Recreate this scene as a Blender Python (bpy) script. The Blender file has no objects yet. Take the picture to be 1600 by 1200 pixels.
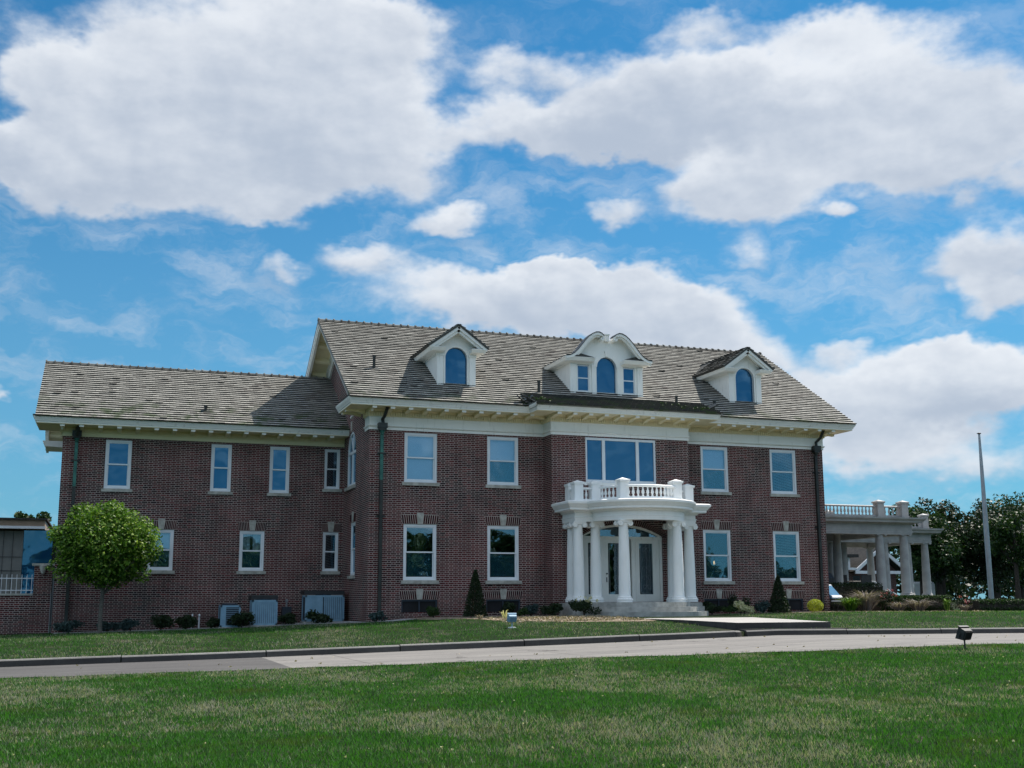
import bpy, math, random
import numpy as np
from mathutils import Vector, Matrix
random.seed(7); RNG = np.random.default_rng(11)
SC = bpy.context.scene
COL = SC.collection

# ------------------------------------------------------------------ camera
cam_d = bpy.data.cameras.new("camera"); cam = bpy.data.objects.new("camera", cam_d); COL.objects.link(cam)
CAMP = Vector((-8.6131, -38.9923, -0.7165))
_r = Vector((0.94423086, -0.32926678, -0.00338653)); _u = Vector((-0.05233084, -0.16020589, 0.98569547)); _f = Vector((0.32509931, 0.93054686, 0.16850215))
cam.matrix_world = Matrix(((_r.x, _u.x, -_f.x, CAMP.x), (_r.y, _u.y, -_f.y, CAMP.y), (_r.z, _u.z, -_f.z, CAMP.z), (0, 0, 0, 1)))
cam_d.sensor_width = 36.0; cam_d.lens = 1779.33 / 1600 * 36
cam_d.shift_x = (800 - 787.77) / 1600; cam_d.shift_y = (634.84 - 600) / 1600
cam_d.clip_start = 0.1; cam_d.clip_end = 6000
SC.camera = cam

# ------------------------------------------------------------------ light
SUNV = Vector((0.637, 0.33, 1.0)).normalized()
sd = bpy.data.lights.new("sun", 'SUN'); sd.energy = 4.5; sd.angle = math.radians(0.55); sd.color = (1.0, 0.93, 0.84)
so = bpy.data.objects.new("sun", sd); COL.objects.link(so); so.rotation_euler = SUNV.to_track_quat('Z', 'Y').to_euler(); so.location = (30, 20, 60)
SC.view_settings.view_transform = 'Standard'; SC.view_settings.look = 'None'; SC.view_settings.gamma = 1.0
SC.view_settings.exposure = 0.45

# ------------------------------------------------------------------ node helper
class NT:
    def __init__(s, tree): s.t = tree; s.n = tree.nodes; s.l = tree.links
    def new(s, typ, **kw):
        n = s.n.new(typ)
        for k, v in kw.items(): setattr(n, k, v)
        return n
    def put(s, sock, v):
        if isinstance(v, bpy.types.NodeSocket): s.l.new(v, sock)
        else: sock.default_value = v
    def m(s, op, a, b=None, c=None, clamp=False):
        n = s.new('ShaderNodeMath', operation=op, use_clamp=clamp); s.put(n.inputs[0], a)
        if b is not None: s.put(n.inputs[1], b)
        if c is not None: s.put(n.inputs[2], c)
        return n.outputs[0]
    def vm(s, op, a, b=None, out=0):
        n = s.new('ShaderNodeVectorMath', operation=op); s.put(n.inputs[0], a)
        if b is not None: s.put(n.inputs[1], b)
        return n.outputs[out]
    def mix(s, f, a, b, blend='MIX'):
        n = s.new('ShaderNodeMix', data_type='RGBA', blend_type=blend); s.put(n.inputs[0], f)
        s.put(n.inputs[6], a if isinstance(a, bpy.types.NodeSocket) else (*a, 1)); s.put(n.inputs[7], b if isinstance(b, bpy.types.NodeSocket) else (*b, 1))
        return n.outputs[2]
    def noise(s, vec, scale, detail=3, rough=.55, out=0):
        n = s.new('ShaderNodeTexNoise'); n.inputs['Scale'].default_value = scale; n.inputs['Detail'].default_value = detail; n.inputs['Roughness'].default_value = rough
        if vec is not None: s.l.new(vec, n.inputs['Vector'])
        return n.outputs[out]
    def rng(s, v, a, b, c=0., d=1., smooth=False):
        n = s.new('ShaderNodeMapRange', interpolation_type='SMOOTHSTEP' if smooth else 'LINEAR'); s.put(n.inputs[0], v)
        for i, x in enumerate((a, b, c, d)): s.put(n.inputs[i + 1], x)
        return n.outputs[0]
    def sep(s, v):
        n = s.new('ShaderNodeSeparateXYZ'); s.put(n.inputs[0], v); return n.outputs
    def comb(s, x, y, z=0.):
        n = s.new('ShaderNodeCombineXYZ')
        for i, v in enumerate((x, y, z)): s.put(n.inputs[i], v)
        return n.outputs[0]

# ------------------------------------------------------------------ world: nishita sky + clouds by direction
W = bpy.data.worlds.new("World"); SC.world = W; W.use_nodes = True
w = NT(W.node_tree); w.n.clear()
sky = w.new('ShaderNodeTexSky', sky_type='NISHITA'); sky.sun_disc = False; sky.sun_elevation = math.radians(54.4); sky.sun_rotation = math.radians(62.6)
sky.air_density = 1.0; sky.dust_density = 0.3; sky.ozone_density = 2.2
tc = w.new('ShaderNodeTexCoord'); g = tc.outputs['Generated']
x, y, z = w.sep(g)
az = w.m('MULTIPLY', w.m('ARCTAN2', x, y), 57.29578); el = w.m('MULTIPLY', w.m('ARCSINE', z), 57.29578)
base = w.comb(az, el, 0.)
warp = w.vm('SCALE', w.vm('SUBTRACT', w.noise(w.vm('MULTIPLY', base, (0.5, 0.75, 1)), .55, 4, .6, 1), (.5, .5, .5))); warp.node.inputs[3].default_value = 3.6
P = w.vm('MULTIPLY', w.vm('ADD', base, warp), (1, 1, 0))
BLOBS = [(3.97, 24.79, 10.63, 5.8, 1), (11.59, 23.12, 6.12, 3.38, 1), (-2.17, 23.47, 3.7, 2.74, 1), (1.67, 20.43, 7.41, 2.42, 0.8), (7.41, 19.38, 2.42, 1.45, 0.9), (-3.1, 19.6, 3.54, 1.77, 0.7), (11.5, 27.41, 5.15, 2.9, 1), (19.74, 26.13, 4.19, 1.93, 0.55), (19.38, 23.28, 3.54, 1.61, 0.7), (16.34, 18.85, 2.74, 1.16, 0.7), (7.67, 16.3, 1.67, 1.03, 0.65), (12.21, 17.12, 2.9, 1.22, 0.6), (28.56, 24.63, 6.44, 2.74, 1), (37.89, 23.73, 9.34, 3.7, 1), (31.35, 20.06, 5.48, 2.19, 1), (25.16, 23.46, 4.83, 1.93, 0.9), (42.2, 20.83, 5.8, 2.9, 1), (30.36, 27.93, 3.54, 1.13, 0.7), (36.21, 27.09, 3.87, 1.13, 0.5), (25.07, 19.31, 1.77, 1.03, 0.6), (36.34, 18.57, 1.1, 0.64, 0.7), (21.67, 14.97, 10.31, 1.87, 1), (22.02, 15.92, 3.87, 1.29, 0.9), (26.26, 13.75, 6.12, 2.09, 0.95), (31.04, 12.45, 2.9, 1.61, 0.6), (26.65, 16.43, 1.45, 1.03, 0.55), (43.12, 15.89, 3.22, 2.0, 0.85), (43.37, 13.66, 2.25, 1.13, 0.7), (39.12, 9.82, 4.83, 2.42, 0.95), (42.56, 10.18, 3.87, 2.09, 1), (36.11, 8.77, 3.54, 2.25, 0.8), (39.8, 6.75, 7.41, 1.61, 0.7), (33.81, 11.37, 1.93, 1.61, 0.5), (-5.18, 20.47, 1.77, 1.29, 0.75), (-4.98, 9.67, 0.71, 0.52, 0.6), (31.54, 16.96, 1.93, 0.81, 0.4), (35.97, 11.87, 1.29, 0.64, 0.45)]
acc = None; hsum = None
for (ca, ce, ra, re, wt) in BLOBS:
    q = w.vm('DIVIDE', w.vm('SUBTRACT', P, (ca, ce, 0)), (ra * 1.30, re * 1.28, 1))
    L2 = w.vm('DOT_PRODUCT', q, q, out=1); v = w.m('MULTIPLY', w.m('POWER', w.m('SUBTRACT', 1.0, L2, clamp=True), 1.9), wt)
    hv = w.m('MULTIPLY', v, w.sep(q)[1])
    acc = v if acc is None else w.m('ADD', acc, v); hsum = hv if hsum is None else w.m('ADD', hsum, hv)
height = w.m('DIVIDE', hsum, w.m('ADD', acc, .05))
bs = w.vm('MULTIPLY', base, (0.15, 0.25, 1))
def fbm(v, sc, det, ro): return w.noise(v, sc, det, ro)
fb = fbm(bs, 1.5, 8, .58); fbo = fbm(w.vm('ADD', bs, (.07, .10, 0)), 1.5, 4, .55); fbs = fbm(bs, 1.5, 4, .55)
fb2 = w.noise(w.vm('MULTIPLY', base, (0.09, 0.16, 1)), 1.0, 7, .6)
outside = w.rng(w.m('ABSOLUTE', w.m('SUBTRACT', az, 19.)), 30, 42)
fill_cloud = w.m('MULTIPLY', w.m('MULTIPLY', w.rng(fb2, .36, .60), outside), w.rng(el, 9, 16))  # added unseen cloud cover behind the camera, fills the shaded facade with light
accs = w.m('MINIMUM', acc, .95)
fbl = w.noise(w.vm('MULTIPLY', P, (0.10, 0.20, 1)), 1.0, 3, .5)
dens = w.m('ADD', w.m('MAXIMUM', accs, w.m('MULTIPLY', fill_cloud, .7)), w.m('MULTIPLY', w.m('SUBTRACT', fb, .5), w.rng(accs, 0, .95, 1.25, .75)))
dens = w.m('ADD', dens, w.m('MULTIPLY', w.m('SUBTRACT', fbl, .5), .7))
alpha = w.m('POWER', w.rng(dens, 0.10, 0.74, 0, 1), 1.15); alpha = w.rng(alpha, 0, .92, 0, .95, smooth=True)
wisp = w.m('MULTIPLY', w.rng(w.noise(w.vm('MULTIPLY', P, (.12, .3, 1)), 1.2, 7, .62), .44, .72, 0, .42, smooth=True), w.rng(el, 27, 20, .4, 1))
alpha = w.m('MAXIMUM', alpha, wisp)
relief = w.m('MULTIPLY', w.m('SUBTRACT', fbo, fbs), 1.05)
lit = w.m('ADD', w.m('ADD', w.m('MULTIPLY', height, .62), .58), w.m('MULTIPLY', relief, -1.0))
lit = w.m('ADD', lit, w.m('MULTIPLY', w.rng(dens, .5, 1.1), -.28))
lump = w.noise(w.vm('MULTIPLY', P, (0.16, 0.26, 1)), .6, 3, .45)
lit = w.m('ADD', lit, w.m('MULTIPLY', w.m('SUBTRACT', lump, .5), .9))
ccol = w.mix(w.rng(lit, -.1, 1.0, 0, 1, smooth=True), (3.55, 4.05, 4.85), (6.3, 6.55, 6.9))
ccol = w.mix(outside, ccol, (9.0, 9.7, 10.6))  # the added out-of-view clouds are brighter, for fill
skc = w.mix(1.0, sky.outputs[0], (0.19, 0.63, 0.80), 'MULTIPLY')
hz = w.rng(el, 0, 24, 1, 0)
skc = w.mix(w.m('MULTIPLY', hz, .7), skc, (1.5, 3.1, 4.5))
fin = w.mix(alpha, skc, ccol)
bg = w.new('ShaderNodeBackground'); w.l.new(fin, bg.inputs[0]); bg.inputs[1].default_value = 0.1
wo = w.new('ShaderNodeOutputWorld'); w.l.new(bg.outputs[0], wo.inputs[0])

# ------------------------------------------------------------------ materials
MATS = {}
def mat(name):
    m = bpy.data.materials.new(name); m.use_nodes = True; t = NT(m.node_tree); t.n.clear()
    o = t.new('ShaderNodeOutputMaterial'); MATS[name] = m; return m, t, o
def bsdf(t, o, col, rough=.6, spec=.4, metal=0., bump=None):
    b = t.new('ShaderNodeBsdfPrincipled'); t.put(b.inputs['Base Color'], col if isinstance(col, bpy.types.NodeSocket) else (*col, 1))
    t.put(b.inputs['Roughness'], rough); b.inputs['Specular IOR Level'].default_value = spec; b.inputs['Metallic'].default_value = metal
    if bump is not None:
        bn = t.new('ShaderNodeBump'); bn.inputs['Distance'].default_value = bump[1]; t.l.new(bump[0], bn.inputs['Height']); t.l.new(bn.outputs[0], b.inputs['Normal'])
    t.l.new(b.outputs[0], o.inputs[0]); return b
def geo(t): return t.new('ShaderNodeNewGeometry').outputs['Position']
def obj(t): return t.new('ShaderNodeTexCoord').outputs['Object']
def simple(name, c1, c2=None, scale=3., rough=.6, spec=.4, metal=0., detail=4):
    m, t, o = mat(name)
    if c2 is None: c2 = tuple(v * .8 for v in c1)
    n = t.noise(obj(t), scale, detail); bsdf(t, o, t.mix(t.rng(n, .35, .65), c1, c2), rough, spec, metal); return m
# brick in flemish bond
def brick_mat(name, dark, light, mort, sy=0.0677, sx=0.322):
    m, t, o = mat(name); p = obj(t); X, Y, Z = t.sep(p)
    vrow = t.m('DIVIDE', Z, sy); row = t.m('FLOOR', vrow); fv = t.m('FRACT', vrow)
    uu = t.m('ADD', t.m('DIVIDE', t.m('ADD', X, Y), sx), t.m('MULTIPLY', t.m('MODULO', t.m('ADD', row, 400.), 2.), .5))
    fu = t.m('FRACT', uu); iu = t.m('FLOOR', uu)
    mw = .02; hd = .666
    head = t.m('GREATER_THAN', fu, hd)
    d1 = t.m('MINIMUM', fu, t.m('SUBTRACT', 1., fu)); d2 = t.m('ABSOLUTE', t.m('SUBTRACT', fu, hd)); du = t.m('MINIMUM', d1, d2)
    dv = t.m('MINIMUM', fv, t.m('SUBTRACT', 1., fv))
    mo = t.m('MAXIMUM', t.m('LESS_THAN', du, mw), t.m('LESS_THAN', dv, .105))
    wn = t.new('ShaderNodeTexWhiteNoise'); wn.noise_dimensions = '3D'
    t.l.new(t.comb(t.m('ADD', t.m('MULTIPLY', iu, 2.), head), row, 0.), wn.inputs[0])
    big = t.noise(p, .5, 3)
    c = t.mix(t.m('MULTIPLY', wn.outputs[0], wn.outputs[0]), dark, light)
    c = t.mix(t.rng(t.sep(wn.outputs[1])[1], .8, 1.), c, (.035, .012, .014))
    c = t.mix(t.rng(big, .4, .62, 0, .35), c, tuple(v * 1.7 for v in light))
    stain = t.noise(t.vm('MULTIPLY', p, (1, 1, .35)), .9, 4)
    mc = t.mix(t.rng(t.noise(p, 1.3, 4), .35, .7), mort, tuple(v * .62 for v in mort))
    c = t.mix(mo, c, mc)
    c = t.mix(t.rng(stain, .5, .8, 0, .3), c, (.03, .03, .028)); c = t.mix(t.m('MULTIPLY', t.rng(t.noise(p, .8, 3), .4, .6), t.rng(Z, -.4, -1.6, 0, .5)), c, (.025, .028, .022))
    bsdf(t, o, c, .85, .25, bump=(t.m('SUBTRACT', 1., mo), .006)); return m
brick_mat('brick', (.014, .005, .006), (.125, .024, .024), (.60, .50, .45))
brick_mat('brick_far', (.05, .02, .018), (.10, .04, .035), (.22, .2, .18))
m, t, o = mat('brick_plain')
wn = t.new('ShaderNodeTexWhiteNoise'); wn.noise_dimensions = '3D'; t.l.new(t.vm('FLOOR', t.vm('MULTIPLY', obj(t), (11, 11, 4))), wn.inputs[0])
bsdf(t, o, t.mix(wn.outputs[0], (.022, .008, .010), (.085, .022, .022)), .85, .2)
simple('mortar', (.60, .52, .46), (.45, .40, .36), 5, .9, .1)
m, t, o = mat('white_paint'); p = obj(t)
c = t.mix(t.rng(t.noise(p, 1.2, 6, .65), .45, .75, 0, .6), (.90, .89, .84), (.80, .79, .74)); c = t.mix(t.rng(t.noise(t.vm('MULTIPLY', p, (6, 6, .8)), 1.5, 5), .58, .8, 0, .5), c, (.42, .41, .36)); bsdf(t, o, c, .5, .35)
m, t, o = mat('cream_bounce_paint'); p = obj(t)
c = t.mix(t.rng(t.noise(p, 1.5, 6, .65), .45, .75, 0, .5), (.88, .78, .52), (.76, .66, .43)); bsdf(t, o, c, .55, .3)  # cream tone with warm reflected light under the eaves painted in
m, t, o = mat('porch_paint'); p = obj(t)
c = t.mix(t.rng(t.noise(t.vm('MULTIPLY', p, (3, 3, .7)), 2, 6, .6), .5, .75, 0, .5), (.90, .90, .88), (.76, .76, .72)); bsdf(t, o, c, .5, .35)
simple('side_porch_grey', (.42, .415, .405), (.31, .305, .30), 2, .6, .3)  # grey tone of the side porch, darker than porch_paint
simple('vinyl', (.80, .82, .84), (.74, .76, .78), 2, .35, .5)
simple('stone', (.50, .48, .43), (.32, .31, .27), 6, .8, .2)
simple('step_stone', (.46, .45, .42), (.28, .28, .26), 4, .8, .2)
simple('blind', (.88, .90, .93), (.84, .87, .90), 1, .8, .1)
simple('curtain', (.55, .58, .55), (.30, .34, .32), 9, .9, .1)
m, t, o = mat('screen'); df = t.new('ShaderNodeBsdfDiffuse'); df.inputs[0].default_value = (.05, .15, .16, 1); tp = t.new('ShaderNodeBsdfTransparent'); ms = t.new('ShaderNodeMixShader'); ms.inputs[0].default_value = .72
t.l.new(tp.outputs[0], ms.inputs[1]); t.l.new(df.outputs[0], ms.inputs[2]); t.l.new(ms.outputs[0], o.inputs[0])
simple('dark_room', (.03, .03, .035), (.02, .02, .02), 1, .9, .1)
simple('copper_green', (.07, .22, .18), (.03, .12, .10), 5, .6, .4, .2)
simple('copper_dark', (.022, .022, .02), (.04, .045, .04), 4, .45, .5, .3)
simple('dark_metal', (.02, .021, .024), (.035, .035, .035), 8, .5, .5, .2)
simple('grey_metal', (.36, .38, .40), (.30, .31, .33), 3, .4, .5, .4)
simple('ac_paint', (.24, .40, .52), (.18, .32, .43), 4, .5, .4)
simple('ac_dark', (.035, .05, .07), (.02, .03, .045), 20, .5, .4)
m, t, o = mat('glass')
fr = t.new('ShaderNodeFresnel'); fr.inputs[0].default_value = 1.5
gl = t.new('ShaderNodeBsdfGlossy'); gl.inputs['Roughness'].default_value = .012; gl.inputs[0].default_value = (.65, .88, 1, 1)
wav = t.new('ShaderNodeBump'); wav.inputs['Distance'].default_value = .02; wav.inputs['Strength'].default_value = .25; t.l.new(t.noise(obj(t), 1.1, 1), wav.inputs['Height']); t.l.new(wav.outputs[0], gl.inputs['Normal'])
tr = t.new('ShaderNodeBsdfTransparent'); tr.inputs[0].default_value = (.86, .92, .96, 1)
ms = t.new('ShaderNodeMixShader'); t.l.new(t.m('ADD', t.m('MULTIPLY', fr.outputs[0], .8), .10, clamp=True), ms.inputs[0]); t.l.new(tr.outputs[0], ms.inputs[1]); t.l.new(gl.outputs[0], ms.inputs[2]); t.l.new(ms.outputs[0], o.inputs[0])
m, t, o = mat('sky_blue_glass')
gl = t.new('ShaderNodeBsdfGlossy'); gl.inputs['Roughness'].default_value = .02; gl.inputs[0].default_value = (.35, .72, 1, 1)
df = t.new('ShaderNodeBsdfDiffuse'); df.inputs[0].default_value = (.006, .05, .13, 1)  # blue base colour paints in the reflected sky
wav = t.new('ShaderNodeBump'); wav.inputs['Distance'].default_value = .02; wav.inputs['Strength'].default_value = .3; t.l.new(t.noise(obj(t), 1.3, 1), wav.inputs['Height']); t.l.new(wav.outputs[0], gl.inputs['Normal'])
ms = t.new('ShaderNodeMixShader'); ms.inputs[0].default_value = .17; t.l.new(df.outputs[0], ms.inputs[1]); t.l.new(gl.outputs[0], ms.inputs[2]); t.l.new(ms.outputs[0], o.inputs[0])
# roof tile: per-tile tone attribute, moss and dirt patches
m, t, o = mat('roof_tile'); p = geo(t)
at = t.new('ShaderNodeAttribute'); at.attribute_name = 'tone'; tone = at.outputs['Fac']
c = t.mix(tone, (.014, .015, .014), (.465, .45, .40))
dk = t.rng(t.noise(t.vm('MULTIPLY', p, (1, 1.4, 1.4)), 1.1, 4, .6), .54, .68)
c = t.mix(t.m('MULTIPLY', dk, t.rng(tone, .85, .45)), c, (.085, .07, .062))
ms_ = t.m('MULTIPLY', t.rng(t.noise(p, 2.2, 4), .5, .62), t.rng(t.sep(p)[2], 6.9, 6.2))
c = t.mix(t.m('MULTIPLY', ms_, .8), c, (.06, .09, .035))
bsdf(t, o, c, .75, .3, bump=(t.noise(p, 30, 2), .01))
m, t, o = mat('roof_butt'); bsdf(t, o, (.05, .045, .04), .9, .1)
# ground
m, t, o = mat('lawn'); p = geo(t)
n1 = t.noise(p, .55, 6, .65); n2 = t.noise(p, 6, 5, .7); n3 = t.noise(p, 45, 3, .7)
c = t.mix(t.rng(n2, .35, .7), (.007, .020, .005), (.018, .040, .010))
c = t.mix(t.rng(t.m('ADD', n1, t.m('MULTIPLY', t.m('SUBTRACT', n2, .5), .5)), .54, .70), c, (.085, .075, .06))
c = t.mix(t.rng(n3, .45, .7, 0, .6), c, (.02, .03, .01)); bsdf(t, o, c, .95, .1, bump=(n3, .03))
def leafmat(name, c1, c2, c3=None, trans=.35, patch=False, ttint=1.5):
    m, t, o = mat(name); at = t.new('ShaderNodeAttribute'); at.attribute_name = 'tone'; tn = at.outputs['Fac']
    c = t.mix(t.rng(tn, 0, .8), c1, c2)
    if patch:
        p = geo(t); n1 = t.noise(t.vm('MULTIPLY', p, (1, .8, 1)), .36, 5, .66); n2 = t.noise(p, 2.2, 4, .65)
        k = t.m('ADD', t.m('ADD', n1, t.m('MULTIPLY', t.m('SUBTRACT', n2, .5), .5)), t.m('MULTIPLY', t.m('SUBTRACT', t.m('FRACT', t.m('MULTIPLY', tn, 37.7)), .5), .30))
        c = t.mix(t.rng(t.noise(p, .9, 3), .55, .7, 0, .5), c, (.10, .10, .02))
        c = t.mix(t.rng(k, .55, .66, 0, .95), c, c3)
    elif c3: c = t.mix(t.rng(tn, .85, 1.), c, c3)
    d = t.new('ShaderNodeBsdfPrincipled'); t.l.new(c, d.inputs['Base Color']); d.inputs['Roughness'].default_value = .55; d.inputs['Specular IOR Level'].default_value = .3
    tl = t.new('ShaderNodeBsdfTranslucent'); t.l.new(t.mix(1., c, (ttint, ttint * 1.15, ttint * .5), 'MULTIPLY'), tl.inputs[0])
    mx = t.new('ShaderNodeMixShader'); mx.inputs[0].default_value = trans; t.l.new(d.outputs[0], mx.inputs[1]); t.l.new(tl.outputs[0], mx.inputs[2]); t.l.new(mx.outputs[0], o.inputs[0])
leafmat('grass_blade', (.005, .034, .003), (.062, .20, .022), (.33, .30, .25), .28, True)
leafmat('leaf_bright', (.014, .055, .006), (.13, .25, .020), (.42, .50, .12), .24)
leafmat('leaf_mid', (.008, .026, .005), (.028, .065, .010), (.06, .10, .02), .15)
leafmat('leaf_dark', (.006, .018, .006), (.022, .043, .012), None, .12)
leafmat('leaf_blue', (.02, .04, .04), (.05, .09, .09), None, .2)
leafmat('leaf_yellow', (.22, .24, .02), (.40, .42, .05), None, .3)
leafmat('petal_cream', (.55, .50, .30), (.75, .70, .50), (.30, .35, .12), .3, ttint=1.)
leafmat('petal_pink', (.30, .05, .07), (.50, .16, .18), None, .3, ttint=1.)
leafmat('plume', (.13, .105, .10), (.34, .28, .27), None, .25, ttint=1.)
leafmat('straw', (.20, .15, .09), (.42, .35, .24), None, .15, ttint=1.)
simple('bark', (.07, .06, .05), (.035, .03, .025), 14, .9, .1)
simple('bark_grey', (.16, .15, .13), (.09, .085, .075), 14, .9, .1)
m, t, o = mat('mulch'); p = geo(t); v = t.new('ShaderNodeTexVoronoi'); v.inputs['Scale'].default_value = 14; t.l.new(t.vm('MULTIPLY', p, (1, .6, 1)), v.inputs[0])
c = t.mix(t.sep(v.outputs['Color'])[0], (.10, .075, .055), (.36, .29, .22)); bsdf(t, o, c, .95, .1, bump=(v.outputs['Distance'], .03))
m, t, o = mat('gravel'); p = geo(t); v = t.new('ShaderNodeTexVoronoi'); v.inputs['Scale'].default_value = 22; t.l.new(p, v.inputs[0])
bsdf(t, o, t.mix(t.sep(v.outputs['Color'])[0], (.25, .26, .27), (.5, .5, .5)), .9, .2, bump=(v.outputs['Distance'], .03))
def concrete(name, c1, c2, jx=None):
    m, t, o = mat(name); p = geo(t)
    n = t.noise(t.vm('MULTIPLY', p, (.5, 2.2, 1)), .9, 6, .6); n2 = t.noise(p, 14, 4, .6)
    c = t.mix(t.rng(n, .35, .65), c1, c2); c = t.mix(t.rng(n2, .4, .8, 0, .45), c, tuple(v * .7 for v in c2))
    if jx:
        X, Y, Z = t.sep(p); wob = t.m('MULTIPLY', t.m('SUBTRACT', t.noise(p, 1.2, 4), .5), .12)
        for ax, per in ((X, jx), (Y, 3.35)):
            f = t.m('FRACT', t.m('DIVIDE', t.m('ADD', t.m('ADD', ax, wob if ax is Y else 0.), 100.3), per))
            c = t.mix(t.m('MULTIPLY', t.m('LESS_THAN', f, .03 / per), .75), c, (.06, .055, .05))
        vo = t.new('ShaderNodeTexVoronoi', feature='DISTANCE_TO_EDGE'); vo.inputs['Scale'].default_value = .28; t.l.new(t.vm('ADD', p, t.vm('SCALE', t.noise(p, 1.5, 4, out=1), None)), vo.inputs[0])
        c = t.mix(t.m('MULTIPLY', t.m('LESS_THAN', vo.outputs[0], .006), t.rng(t.noise(p, .3, 2), .5, .55)), c, (.07, .065, .06))
    bsdf(t, o, c, .9, .2, bump=(n2, .01)); return m
concrete('concrete', (.26, .245, .225), (.185, .175, .165), 4.2)
concrete('walk_concrete', (.48, .46, .43), (.38, .36, .34))
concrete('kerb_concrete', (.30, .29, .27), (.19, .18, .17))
concrete('face_shade', (.085, .08, .075), (.045, .042, .04))  # near-black concrete: shade on upright faces painted into the colour
concrete('asphalt', (.125, .12, .115), (.085, .08, .078))
simple('panel_grey', (.20, .20, .19), (.16, .16, .155), 2, .6, .3)
simple('brown_trim', (.30, .22, .16), (.25, .18, .13), 3, .6, .3)
simple('roof_shingle', (.07, .065, .06), (.04, .04, .04), 6, .9, .1)
simple('canvas_blue', (.05, .20, .35), (.04, .15, .28), 3, .8, .2)
simple('white_plain', (.75, .76, .78), (.66, .67, .70), 3, .5, .4)
m, t, o = mat('lamp_glow'); e = t.new('ShaderNodeEmission'); e.inputs[0].default_value = (1, .62, .28, 1); e.inputs[1].default_value = 9; t.l.new(e.outputs[0], o.inputs[0])
# far side of the woods etc
M = MATS

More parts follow.
